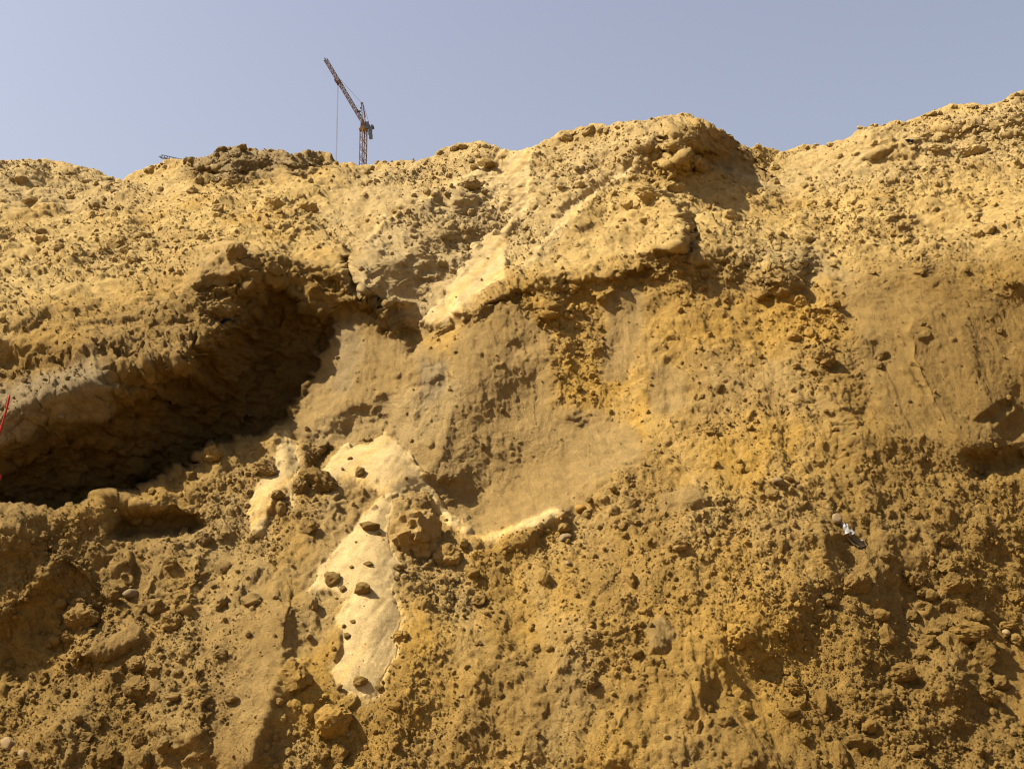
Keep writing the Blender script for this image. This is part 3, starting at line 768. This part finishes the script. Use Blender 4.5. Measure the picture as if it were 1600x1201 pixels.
HERO = [
 ('tan',654,838,36,40,'largest rounded sand boulder, beside the right edge of the pale sand fan',0.30,15,True),
 ('tan',699,868,21,19,'tan rounded clod just below the largest boulder',0.4,0,True),
 ('clod',568,923,13,9,'dark-bottomed clod sitting alone on the pale sand fan',0.6,0,False),
 ('tan',520,905,14,12,'dusty clod at the left edge of the pale sand fan',0.4,0,False),
 ('tan',562,1066,12,9,'tan lump with a shadow near the lower tip of the pale fan',0.5,0,False),
 ('damp',594,1075,7,5,'small dark chip at the lower tip of the pale fan',0.6,0,False),
 ('damp',577,824,15,7,'flat dark chip lying across the upper part of the fan',0.35,0,False),
 ('tan',126,967,22,20,'blocky angular tan clod perched above the broad half-buried mound',0.45,-20,True),
 ('stone',204,928,12,8,'smooth grey stone resting above the pair of clods',0.5,15,False),
 ('clod',247,949,17,11,'flattened oval clod, upper one of the touching pair',0.5,5,False),
 ('clod',270,973,19,17,'rounded faceted clod, lower one of the touching pair',0.45,0,True),
 ('clod',333,714,15,14,'sunlit knobbly clod at the foot of the dark hollow',0.6,0,True),
 ('clod',297,748,13,9,'low clod on the ledge in front of the dark hollow',0.5,0,False),
 ('damp',349,889,14,13,'dark hollow-faced clod on the pale rib below the ledge',0.4,0,False),
 ('clod',346,944,12,13,'rounded clod protruding from the pale rib',0.4,0,False),
 ('damp',395,938,14,12,'dark jutting clod at the right side of the pale rib',0.4,0,False),
 ('damp',455,1060,27,21,'large dark angular clod left of the fan tip',0.4,-15,True),
 ('tan',518,1128,24,24,'large smooth tan boulder below the fan tip',0.3,0,True),
 ('damp',218,1074,19,14,'dark pitted clod below the broad half-buried mound',0.4,-20,True),
 ('clod',242,1047,14,8,'elongated clod just above the dark pitted clod',0.4,-20,False),
 ('tan',272,1090,11,8,'small tan clod right of the dark pitted clod',0.4,0,False),
 ('pale',14,1164,12,9,'pale oval pebble at the lower left foot of the slope',0.6,-10,False),
 ('pale',39,1178,8,6,'small white pebble next to the pale oval pebble',0.6,0,False),
 ('tan',34,1190,13,8,'flat tan stone under the small white pebble',0.5,0,False),
 ('damp',166,1184,19,17,'dark smooth-faced clod at the foot of the slope',0.35,0,True),
 ('clod',260,1163,13,13,'clod with a bright left side at the slope foot',0.4,-30,False),
 ('clod',228,1188,11,14,'upright clod between two others at the slope foot',0.4,15,False),
 ('damp',178,932,9,8,'little dark clod above the blocky angular clod',0.5,0,False),
 ('clod',120,1124,9,7,'small clod alone on the lower left slope',0.5,0,False),
 ('tan',362,1092,13,8,'wedge-shaped tan clod on the pale rib',0.4,-10,False),
 ('clod',345,1022,11,8,'oval clod on the lower pale rib',0.4,-20,False),
 ('tan',1149,996,20,17,'pale cracked clod casting a crisp shadow on the lower slope',0.5,0,True),
 ('tan',1090,1139,7,13,'pale upright oval clod set in the lower slope',0.35,-10,False),
 ('tan',1133,1124,11,12,'rounded tan clod beside the pale upright oval one',0.3,30,False),
 ('tan',1163,1112,11,9,'knobbly clod above the rounded tan clod',0.5,0,False),
 ('tan',1122,1028,8,13,'narrow tilted clod under the pale cracked clod',0.4,30,False),
 ('clod',1513,990,25,18,'big angular clod with a flat sunlit face on the mound top',0.5,-10,True),
 ('damp',1535,1022,20,20,'dark crumbly lump joined to the right of the big mound',0.25,0,True),
 ('clod',1388,996,13,17,'upright ochre clod with a shaded right side',0.4,20,False),
 ('clod',1407,1052,17,16,'ochre clod with a rounded shaded underside left of the big mound',0.4,0,True),
 ('clod',1541,1086,14,15,'rounded clod right of the big mound',0.5,0,True),
 ('damp',1562,1068,13,13,'dark clod touching the rounded clod right of the big mound',0.4,0,False),
 ('tan',1458,989,13,6,'flat pale stone left of the big angular clod',0.5,0,False),
 ('clod',1452,1003,14,9,'low clod under the flat pale stone',0.4,0,False),
 ('tan',1528,965,10,9,'small tan clod behind the big angular clod',0.5,0,False),
 ('tan',1572,980,17,7,'elongated tan stone near the big angular clod',0.5,0,False),
 ('tan',1586,998,9,10,'upright tan clod next to the elongated tan stone',0.5,0,False),
 ('pale',1571,988,6,5,'tiny pale pebble between two tan stones',0.5,0,False),
 ('clod',1338,914,20,18,'wedge clod with a sharp lit face and dark right side',0.45,25,True),
 ('clod',1375,962,13,10,'tan clod midway between the wedge clod and the upright ochre clod',0.45,0,False),
 ('damp',1422,965,14,13,'dark ragged clod above the upright ochre clod',0.4,0,False),
 ('clod',1440,922,11,9,'left one of two clods touching on the right slope',0.5,0,False),
 ('clod',1456,930,9,9,'right one of two clods touching on the right slope',0.5,0,False),
 ('clod',1286,1092,9,16,'upright block-shaped clod on the lower right slope',0.4,0,False),
 ('tan',1387,1088,11,11,'pale knobbly clod under the rounded shaded clod',0.45,0,False),
 ('tan',1358,1133,13,10,'tilted clod with a black shadow on the lower right slope',0.45,30,False),
 ('clod',1311,1180,10,20,'tall pointed clod at the foot of the right slope',0.4,5,False),
 ('damp',1235,1112,14,8,'pair of dark crumbs fused into one low clod',0.4,0,False),
 ('clod',1430,1172,14,8,'flat orange-brown clod low on the right slope',0.4,0,False),
 ('clod',1284,562,19,20,'knobbly clod jutting from the steep right face',0.45,20,True),
 ('clod',1240,528,14,9,'oblong clod lying left of the jutting clod on the steep face',0.4,-35,False),
 ('clod',1268,525,9,13,'upright clod above the jutting clod on the steep face',0.4,15,False),
 ('damp',1378,558,14,10,'dark clod tucked in a crack of the steep right face',0.35,0,False),
 ('clod',1372,572,8,9,'small clod under the dark clod in the crack',0.4,0,False),
 ('stone',882,842,11,6,'flat grey slate chip below the sand-rimmed bowl',0.7,18,False),
 ('orange',908,795,8,7,'small orange pebble at the end of the bowl rim',0.5,0,False),
 ('clod',1061,851,14,12,'ochre clod with a shaded bottom on the middle of the slope',0.4,0,True),
 ('clod',985,905,10,16,'narrow slanted clod with a shaded right side',0.35,25,False),
 ('clod',850,901,9,13,'upright clod below the flat grey slate chip',0.35,0,False),
 ('stone',1217,755,11,6,'grey stone leaning on a tan one on the slope',0.6,-15,False),
 ('tan',1232,748,10,6,'tan stone leaning against the grey one',0.5,-20,False),
 ('clod',1206,771,12,9,'clod under the leaning grey stone',0.4,0,False),
 ('damp',1222,853,9,10,'dark rounded clod left of the paper scrap',0.4,0,False),
 ('stone',1307,812,8,10,'grey stone standing right behind the paper scrap',0.5,0,False),
 ('clod',1474,845,15,12,'domed clod on the right slope beyond the paper scrap',0.3,0,True),
 ('clod',480,328,13,12,'pyramid-shaped clod on the upper left slope',0.5,0,True),
 ('tan',432,322,16,12,'leaning slab-like clod beside the pyramid-shaped one',0.4,-35,True),
 ('clod',370,396,13,15,'clod standing on the lip above the dark hollow',0.45,25,True),
 ('clod',208,408,10,7,'bare clod on the upper left slope above the lip',0.5,-20,False),
 ('damp',180,382,16,12,'shaded boulder half sunk in the upper left slope',0.35,0,True),
 ('tan',108,309,7,6,'lone clod on the pale apron under the left skyline',0.6,0,False),
 ('tan',52,313,8,5,'flat clod on the pale apron under the left skyline',0.6,0,False),
 ('damp',733,289,15,10,'dark block sticking out of the pale crest',0.5,0,True),
 ('damp',757,300,6,4,'small brown stone on the chute below the dark block',0.7,0,False),
 ('damp',760,258,12,9,'ribbed dark clod above the dark block on the pale crest',0.4,0,False),
 ('clod',836,325,6,5,'dark stone at the right border of the sand chute',0.6,0,False),
 ('damp',878,292,8,6,'brown clod on the slope beside the sand chute',0.5,0,False),
 ('damp',433,775,9,8,'left clod on the narrow sand strip left of the cone',0.5,0,False),
 ('damp',441,796,9,11,'dark pointed clod at the end of the narrow sand strip',0.4,20,False),
 ('damp',500,752,28,15,'broad dark clod bedded in the cone of pale sand',0.25,-30,True),
 ('damp',470,763,12,15,'dark split clod left of the broad dark clod',0.3,30,True),
 ('clod',562,740,8,9,'small rounded clod on the pale cone',0.5,0,False),
 ('clod',415,732,17,12,'sunlit clod left of the narrow sand strip',0.35,-20,True),
 ('damp',622,888,9,6,'dark chip below the largest boulder',0.5,0,False),
 ('damp',738,896,10,7,'oval clod to the right below the tan rounded clod',0.45,0,False),
 ('clod',725,850,8,7,'small clod between the boulder and the bowl rim',0.5,0,False),
 ('damp',748,941,11,9,'dark cluster clod right of the fan',0.4,0,False),
 ('clod',487,945,10,12,'clod under the left point of the fan',0.4,0,False),
 ('clod',1138,338,12,10,'clod in the saddle right of the shaded rib',0.45,0,False),
 ('clod',1015,305,20,14,'wide clod under the summit block',0.35,-15,True),
 ('clod',985,322,11,9,'clod on the ochre slope left of the shaded rib',0.45,0,False),
 ('clod',1052,298,15,13,'dark-sided clod above the shaded rib',0.4,0,True),
 ('clod',1210,262,8,9,'reddish clod in the notch right of the summit block',0.5,0,False),
 ('tan',1520,233,20,17,'large smooth boulder below the right skyline',0.4,0,True),
 ('tan',1460,232,11,8,'clod left of the large smooth boulder',0.4,0,False),
 ('clod',1312,245,8,6,'oval stone under the right skyline dip',0.5,0,False),
 ('clod',1268,318,8,6,'brown clod on the upper right slope',0.5,0,False)]
for kd, x, y, a, b, lab, out, rot, big in HERO:
    place(kd, x, y, a, b, lab, out=out, rot=rot, big=big)

# clods along the skyline and scattered over the slope
LOOK = {'clod': 'ochre', 'tan': 'pale tan', 'damp': 'dark brown'}
for x in [878, 884, 893, 921, 938, 944, 966, 1343, 1352, 1361, 1367, 1379, 1402, 1411, 1418, 1437, 1445, 1451, 1458, 1467, 1492, 1519, 1571, 1580, 1588, 1596, 236, 258, 291, 300, 336, 345, 377, 425, 470, 588, 601, 690, 707, 722, 756, 1142, 1186, 1261, 1276, 1301, 40]:
    x += random.uniform(-2, 2); y = float(np.interp(x, [a for a, b in RIDGE], [b for a, b in RIDGE])) + random.uniform(0, 5)
    r = 3 + 5 * random.random() ** 2; kd = 'clod' if random.random() < .6 else 'damp'
    place(kd, x, y, r * random.uniform(1, 1.9), r * 0.8, 'small %s clod perched on the crest of the sand bank against the sky' % LOOK[kd], group='%s clods along the skyline' % LOOK[kd], out=random.uniform(0.1, 0.4))
def scatter(n, region, kinds, rmin, rmax, where, group, pw=2.2, names=LOOK):
    done = 0
    while done < n:
        x = random.uniform(0, 1600); y = random.uniform(250, 1200)
        j = int(np.argmin(np.abs(cols - x))); rr = ridge_row[j]
        if y < rr + 12: continue
        i = int(np.clip(np.searchsorted(vrow, (y - rr) / (BOT - rr)), 0, NR_IN - 1))
        if not region(x, y, i, j): continue
        r = rmin + (rmax - rmin) * random.random() ** pw
        kd = random.choice(kinds)
        place(kd, x, y, r * random.uniform(1, 1.4), r, 'small %s %s' % (names[kd], where), group='%s %s' % (names[kd], group), out=random.uniform(0.15, 0.45), big=r > 9)
        done += 1
scatter(55, lambda x, y, i, j: upper[i, j] > .7 and smooth[i, j] < .3 and packed[i, j] < .3, ['clod', 'tan', 'damp'], 4, 9, 'clod lying on the upper slope between crest and steep faces', 'clods on the upper slope')
scatter(70, lambda x, y, i, j: upper[i, j] < .3 and x > 640 and granular[i, j] > .7 and random.random() < sparse[i, j], ['clod', 'clod', 'damp'], 4.5, 13, 'clod lying on the slope right of the pale fan', 'clods on the right slope')
scatter(34, lambda x, y, i, j: y > 800 and x < 640 and granular[i, j] > .6, ['clod', 'damp', 'tan'], 4.5, 13, 'clod lying on the lower slope left of the pale fan', 'clods on the lower left slope')
scatter(10, lambda x, y, i, j: smooth[i, j] > .6 and y > 650, ['damp'], 3, 6, 'lump lying on pale dry sand', 'lumps on dry sand')
scatter(14, lambda x, y, i, j: y > 700 and granular[i, j] > .6, ['pale', 'stone'], 2.2, 5, 'pebble among the crumbs of the slope', 'pebbles', names={'pale': 'pale', 'stone': 'grey'})

# ------------------------------------------------------------------ litter
def mesh_obj(name, verts, faces, mat, parent=None, smooth_=False):
    me = bpy.data.meshes.new(name); me.from_pydata([tuple(map(float, v)) for v in verts], [], faces); me.materials.append(mat)
    if smooth_: me.polygons.foreach_set('use_smooth', np.ones(len(faces), bool))
    o = bpy.data.objects.new(name, me); COL.objects.link(o); o.parent = parent
    return o
def sheet(name, outline_px, mat, lift, seed, thick=0.002, nu=9, nv=6, crumple=0.012):
    """a crumpled scrap spanning four photo corners (tl, tr, br, bl), each a little off the surface"""
    r = np.random.default_rng(seed)
    tl, tr, br, bl = [np.array(p) for p in outline_px]
    top_, botm = [], []
    mid_ = (tl + tr + br + bl) / 4; _, pc, nc_, _ = find(mid_[0], mid_[1]); yc = pc[1]
    for a in range(nv):
        for b in range(nu):
            u, v = b / (nu - 1), a / (nv - 1)
            q = (tl * (1 - u) + tr * u) * (1 - v) + (bl * (1 - u) + br * u) * v + r.uniform(-1.2, 1.2, 2)
            ax_, az_ = ray(q[0], q[1]); p = np.array([ax_ * yc, yc, CAM[2] + az_ * yc]) + np.array([0, (pc[2] + 0 - CAM[2] - az_ * yc) * -0.6, 0]); n = nc_
            q3 = p + n * (lift * (0.35 + math.sin(u * 5 + seed) ** 2) + crumple * r.uniform(-.6, 1.0))
            top_.append(q3); botm.append(q3 - n * thick)
    vs = top_ + botm; n0 = nu * nv; fs = []
    for a in range(nv - 1):
        for b in range(nu - 1):
            i = a * nu + b
            fs.append((i, i + nu, i + nu + 1, i + 1)); fs.append((n0 + i, n0 + i + 1, n0 + i + nu + 1, n0 + i + nu))
    edge = [b for b in range(nu)] + [a * nu + nu - 1 for a in range(1, nv)] + [(nv - 1) * nu + b for b in range(nu - 2, -1, -1)] + [a * nu for a in range(nv - 2, 0, -1)]
    for k in range(len(edge)):
        a, b = edge[k], edge[(k + 1) % len(edge)]
        fs.append((a, b, n0 + b, n0 + a))
    return mesh_obj(name, vs, fs, mat)
M_PAPER = simple('dirty_paper', (.20, .19, .17), 0.5)
M_PAPERB = simple('brown_packaging', (.12, .085, .045), 0.5)
M_BLACK = simple('black_plastic', (.004, .004, .004), 0.9, 0.0, 0.05)
M_RED = simple('red_plastic', (.30, .008, .008), 0.45)
paper = sheet('paper_scrap', [(1314,819),(1321,822),(1330,838),(1318,835)], M_PAPER, 0.03, 3)
tag(paper, 'crumpled white scrap of paper half buried in the right slope', 'paper')
flap = sheet('torn_edge', [(1313,834),(1324,836),(1352,852),(1336,856)], M_PAPERB, 0.02, 4); flap.parent = paper
rim_ = sheet('folded_rim', [(1325,842),(1338,846),(1350,844),(1336,850)], M_PAPER, 0.03, 8, nu=6, nv=3); rim_.parent = paper
tag(sheet('plastic_strip', [(334,508),(352,500),(364,494),(340,516)], M_BLACK, 0.02, 5, nu=7, nv=4), 'torn black plastic strip stuck in the shaded overhang', 'plastic')
tag(sheet('plastic_scrap', [(1415,219),(1428,222),(1427,227),(1418,226)], M_BLACK, 0.03, 6, nu=5, nv=3), 'small black plastic scrap on the upper right slope', 'plastic')

def tube(name, pts, rads, mat, sides=8, parent=None):
    vs, fs = [], []
    pts = [Vector(p) for p in pts]
    for k, p in enumerate(pts):
        t = (pts[min(k + 1, len(pts) - 1)] - pts[max(k - 1, 0)]).normalized()
        a = t.cross(Vector((0.3, 1, 0.2))).normalized(); b = t.cross(a)
        for s_ in range(sides):
            w_ = 2 * math.pi * s_ / sides
            vs.append(p + (a * math.cos(w_) + b * math.sin(w_)) * rads[k])
    for k in range(len(pts) - 1):
        for s_ in range(sides):
            s2 = (s_ + 1) % sides
            fs.append((k * sides + s_, k * sides + s2, (k + 1) * sides + s2, (k + 1) * sides + s_))
    fs.append(tuple(range(sides))[::-1]); fs.append(tuple((len(pts) - 1) * sides + s_ for s_ in range(sides)))
    return mesh_obj(name, vs, fs, mat, parent, True)
cp_ = [(15,617),(14,623),(12,631),(10,640),(8,648),(5,657),(2,666),(0,675),(-3,688),(-7,704),(-9,722),(-4,738),(2,743),(-2,752)]
cpts, crad = [], []
_, p_ref, _, _ = find(12, 640)
for k, (x, y) in enumerate(cp_):
    d = p_ref[1] - 0.16 + 0.012 * math.sin(k * 1.7)
    ax_, az_ = ray(x, y)
    cpts.append((ax_ * d, d, CAM[2] + az_ * d)); crad.append((0.006 + 0.004 * random.random()) * (0.7 if k == 0 else 1))
_, p_end, _, _ = find(-14, 790)
cpts.append(tuple(p_end)); crad.append(0.009)
cord = tube('rope', cpts, crad, M_RED)
tag(cord, 'frayed bright red plastic rope sticking up beside the grey slab', 'rope')
_, p_t, n_t, _ = find(1570, 205)
tag(tube('twig', [p_t, p_t + np.array([0.01, -.02, .06]), p_t + np.array([0.0, -.03, .14])], [.006, .005, .004], simple('twig_bark', (.12, .08, .04), .9), 5), 'thin dark twig upright on the right hand crest', 'twig')

# ------------------------------------------------------------------ the cranes beyond the bank
M_STEEL = simple('orange_brown_steel', (.085, .042, .026), 0.6)
M_YEL = simple('yellow_steel', (.20, .10, .018), 0.5)
M_GREYST = simple('grey_blue_steel', (.06, .07, .085), 0.6)
M_CABLE = simple('cable', (.05, .047, .047), 0.6)
M_HOISTROPE = simple('hoist_rope', (.16, .16, .165), 0.6)
M_DKST = simple('dark_steel', (.03, .03, .033), 0.6)
def beams(name, segs, mat, parent):
    """square steel members, each (start, end, half thickness)"""
    vs, fs = [], []
    for a, b, r in segs:
        a = Vector(a); b = Vector(b); t = (b - a).normalized()
        u = t.cross(Vector((0.13, 0.31, 0.94)))
        if u.length < 1e-3: u = t.cross(Vector((1, 0, 0)))
        u.normalize(); w_ = t.cross(u); k = len(vs)
        for p in (a, b):
            vs += [p + (u + w_) * r, p + (u - w_) * r, p + (-u - w_) * r, p + (-u + w_) * r]
        fs += [(k, k + 1, k + 2, k + 3), (k + 7, k + 6, k + 5, k + 4)] + [(k + i, k + 4 + i, k + 4 + (i + 1) % 4, k + (i + 1) % 4) for i in range(4)]
    return mesh_obj(name, vs, fs, mat, parent)
def boxes(name, lst, mat, parent):
    vs, fs = [], []
    for c_, hx, hy, hz in lst:
        k = len(vs)
        for sx in (-1, 1):
            for sy in (-1, 1):
                for sz in (-1, 1): vs.append((c_[0] + sx * hx, c_[1] + sy * hy, c_[2] + sz * hz))
        fs += [(k, k + 1, k + 3, k + 2), (k + 4, k + 6, k + 7, k + 5), (k, k + 4, k + 5, k + 1), (k + 2, k + 3, k + 7, k + 6), (k, k + 2, k + 6, k + 4), (k + 1, k + 5, k + 7, k + 3)]
    return mesh_obj(name, vs, fs, mat, parent)
CD = 300.0; MPP = CD / FPX * 1.06
YAW = math.radians(24)
bx, bz = ray(568, 204)
BASE = Vector((bx * CD, CD, -0.12)); ZTOP = CAM[2] + bz * CD
def cpt(x, y, dy=0.0):
    """crane point in crane-local metres: photo position, on the slewing plane that turns away to the left"""
    d = CD + (568 - x) * MPP * math.tan(YAW) + dy
    a, b = ray(x, y)
    return Vector((a * d, d, CAM[2] + b * d)) - BASE
crane = bpy.data.objects.new('tower_crane', None); COL.objects.link(crane); crane.location = BASE
tag(crane, 'orange brown luffing tower crane with steep lattice jib rising behind the sand bank', 'crane')
H = ZTOP - BASE.z; s_ = 5.6 * MPP * 0.96
corner = [Vector((s_, 0, 0)), Vector((0.12 * s_, s_, 0)), Vector((-s_, 0.0, 0)), Vector((-0.12 * s_, -s_, 0))]
for k in range(4):
    beams('mast_leg', [(corner[k], corner[k] + Vector((0, 0, H)), 0.11)], M_STEEL, crane)
br = []; nb = int(H / 1.45)
for b in range(nb):
    z0, z1 = H * b / nb, H * (b + 1) / nb
    for k in range(4):
        p, q = corner[k], corner[(k + 1) % 4]
        if b % 2: p, q = q, p
        br.append((p + Vector((0, 0, z0)), q + Vector((0, 0, z1)), 0.055))
        if b % 2 == 0: br.append((p + Vector((0, 0, z0)), q + Vector((0, 0, z0)), 0.05))
beams('mast_bracing', br, M_STEEL, crane)['kind'] = 'stuff'
boxes('slewing_ring', [(cpt(568, 203), 6.4 * MPP, 5 * MPP, 1.3 * MPP), (cpt(568, 200), 4.6 * MPP, 4 * MPP, 2 * MPP)], M_YEL, crane)
boxes('slewing_frame', [(cpt(567, 195), 3.2 * MPP, 3 * MPP, 3.6 * MPP)], M_STEEL, crane)
boxes('operator_cab', [(cpt(573.5, 194.5), 2.6 * MPP, 2.4 * MPP, 3.6 * MPP)], M_GREYST, crane)
boxes('counter_jib', [(cpt(577, 200), 7.5 * MPP, 3 * MPP, 1.3 * MPP), (cpt(577, 197.2), 1.3 * MPP, 2 * MPP, 1.8 * MPP), (cpt(581, 197.2), 1.3 * MPP, 2 * MPP, 1.8 * MPP)], M_GREYST, crane)
boxes('counterweight', [(cpt(578.6, 206), 2.8 * MPP, 2.5 * MPP, 5 * MPP), (cpt(579.4, 213.5), 2.5 * MPP, 2.3 * MPP, 3.6 * MPP)], M_GREYST, crane)
beams('rail', [(cpt(583.5, 200), cpt(583.8, 195.5), 0.05), (cpt(580, 196), cpt(583.8, 196), 0.04)], M_DKST, crane)
# jib: three chords with bracing
f0, f1 = cpt(568.3, 192), cpt(508.5, 92)
ax = (f1 - f0); Lj = ax.length; ax.normalize()
side_ = Vector((math.sin(YAW), -math.cos(YAW), 0)); side_ = (side_ - ax * side_.dot(ax)).normalized()
up_ = side_.cross(ax).normalized()
if up_.z < 0: up_ = -up_
wj = 2.6 * MPP
def jp(t, a, b):
    tw = 0.45 + 0.55 * min(1, t / 0.06)
    return f0 + ax * (Lj * t) + side_ * (a * wj * tw) + up_ * (b * wj * tw)
for a, b in ((-1, -0.9), (1, -0.9), (0, 1.0)):
    beams('jib_chord', [(jp(0, a, b), jp(.06, a, b), .085), (jp(.06, a, b), jp(1, a, b), .085)], M_STEEL, crane)
br = []; nb = 26
for k in range(nb):
    t0, t1 = k / nb, (k + 1) / nb
    for (a, b), (c_, d_) in ((((-1, -0.9)), (0, 1)), ((1, -0.9), (0, 1)), ((-1, -0.9), (1, -0.9))):
        if k % 2: a, b, c_, d_ = c_, d_, a, b
        br.append((jp(t0, a, b), jp(t1, c_, d_), .05))
        br.append((jp(t0, a, b), jp(t0, c_, d_), .045))
beams('jib_bracing', br, M_STEEL, crane)['kind'] = 'stuff'
boxes('jib_head', [(cpt(508, 95), 1.6 * MPP, 1 * MPP, 1 * MPP)], M_DKST, crane)
tr = boxes('trolley', [(cpt(528.5, 128), 4.2 * MPP, 2 * MPP, 1.6 * MPP), (cpt(524, 125.5), 1.4 * MPP, 2 * MPP, 1.2 * MPP), (cpt(528, 131.5), 1.6 * MPP, 1.4 * MPP, 1.4 * MPP), (cpt(531.5, 129), 1.2 * MPP, 2 * MPP, 2.6 * MPP)], M_STEEL, crane)
boxes('jib_joint', [(cpt(560.5, 174), 3 * MPP, 1.6 * MPP, 0.8 * MPP)], M_STEEL, crane)
hd = cpt(528, 133)
hz0 = 14.0
for dx in (-0.55, 0.6):
    beams('hoist_rope', [(hd + Vector((dx * MPP, 0, 0)), Vector((hd.x + dx * MPP, hd.y, hz0)), 0.035)], M_HOISTROPE, crane)
boxes('hook_block', [(Vector((hd.x, hd.y, hz0 - 0.6)), 0.35, 0.25, 0.6)], M_YEL, crane)
# A-frame tower and stays
for dy in (-1.2, 1.2):
    beams('a_frame_leg', [(cpt(566.2, 193, dy), cpt(564.6, 161, dy * .4), .085), (cpt(571, 193, dy), cpt(566.8, 161, dy * .4), .085)], M_STEEL, crane)
beams('a_frame_bracing', [(cpt(566.2 - .05 * k, 193 - 3.2 * k), cpt(571 - .42 * (k + 1), 193 - 3.2 * (k + 1)), .05) for k in range(10)], M_STEEL, crane)
boxes('sheave_block', [(cpt(565.5, 161.5), 1.8 * MPP, .8 * MPP, 1.2 * MPP), (cpt(564, 169), 1.4 * MPP, .8 * MPP, 1 * MPP)], M_DKST, crane)
for dy in (-.4, .4):
    beams('stay_rope', [(cpt(530, 122.5, dy), cpt(565, 161, dy), .035)], M_CABLE, crane)
beams('back_stay', [(cpt(567, 161.5), cpt(576.5, 192), .03), (cpt(566.5, 161.5), cpt(571.5, 184), .06)], M_CABLE, crane)
beams('catwalk_rail', [(cpt(557, 165.2), cpt(564, 164.4), .03)], M_CABLE, crane)

# second crane, only its jib end shows over the left dip of the crest
C2 = 340.0
def c2p(x, y, d=C2):
    a, b = ray(x, y); return Vector((a * d, d, CAM[2] + b * d))
crane2 = bpy.data.objects.new('tower_crane', None); COL.objects.link(crane2)
mb = c2p(420, 290); crane2.location = (mb.x, mb.y, -0.12); off = Vector(crane2.location)
tag(crane2, 'dark grey lattice crane jib peeking over the crest beside the orange crane', 'crane')
mp2 = C2 / FPX
g0, g1 = c2p(420, 282) - off, c2p(249.5, 243.5) - off
ax2 = (g1 - g0); L2 = ax2.length; ax2.normalize(); sd2 = Vector((0, 1, 0)); up2 = sd2.cross(ax2).normalized()
if up2.z < 0: up2 = -up2
def j2(t, a, b): return g0 + ax2 * (L2 * t) + sd2 * a * 0.7 + up2 * b * 2.3 * mp2
ch = ((-1, -1), (1, -1), (0, 1))
for a, b in ch: beams('jib_chord', [(j2(0, a, b), j2(1 if b < 0 else .985, a, b), .09)], M_DKST, crane2)
br = []
for k in range(40):
    for (a, b), (c_, d_) in (((-1, -1), (0, 1)), ((1, -1), (0, 1)), ((-1, -1), (1, -1))):
        if k % 2: a, b, c_, d_ = c_, d_, a, b
        br.append((j2(k / 40, a, b), j2((k + 1) / 40 * .99, c_, d_), .05))
beams('jib_bracing', br, M_DKST, crane2)['kind'] = 'stuff'
H2 = g0.z
for sx, sy in ((-.9, -.9), (.9, -.9), (.9, .9), (-.9, .9)):
    beams('mast_leg', [(Vector((sx, sy, 0)), Vector((sx, sy, H2)), .12)], M_DKST, crane2)
br = []
for k in range(40):
    z0, z1 = H2 * k / 40, H2 * (k + 1) / 40
    cs = [(-.9, -.9), (.9, -.9), (.9, .9), (-.9, .9)]
    for q in range(4): br.append((Vector((*cs[q], z0)), Vector((*cs[(q + 1) % 4], z1)), .06))
beams('mast_bracing', br, M_DKST, crane2)['kind'] = 'stuff'
boxes('counterweight', [(g0 - ax2 * 8, 1.5, 1.2, 1.6)], M_DKST, crane2)
beams('counter_jib', [(g0, g0 - ax2 * 8, .3)], M_DKST, crane2)
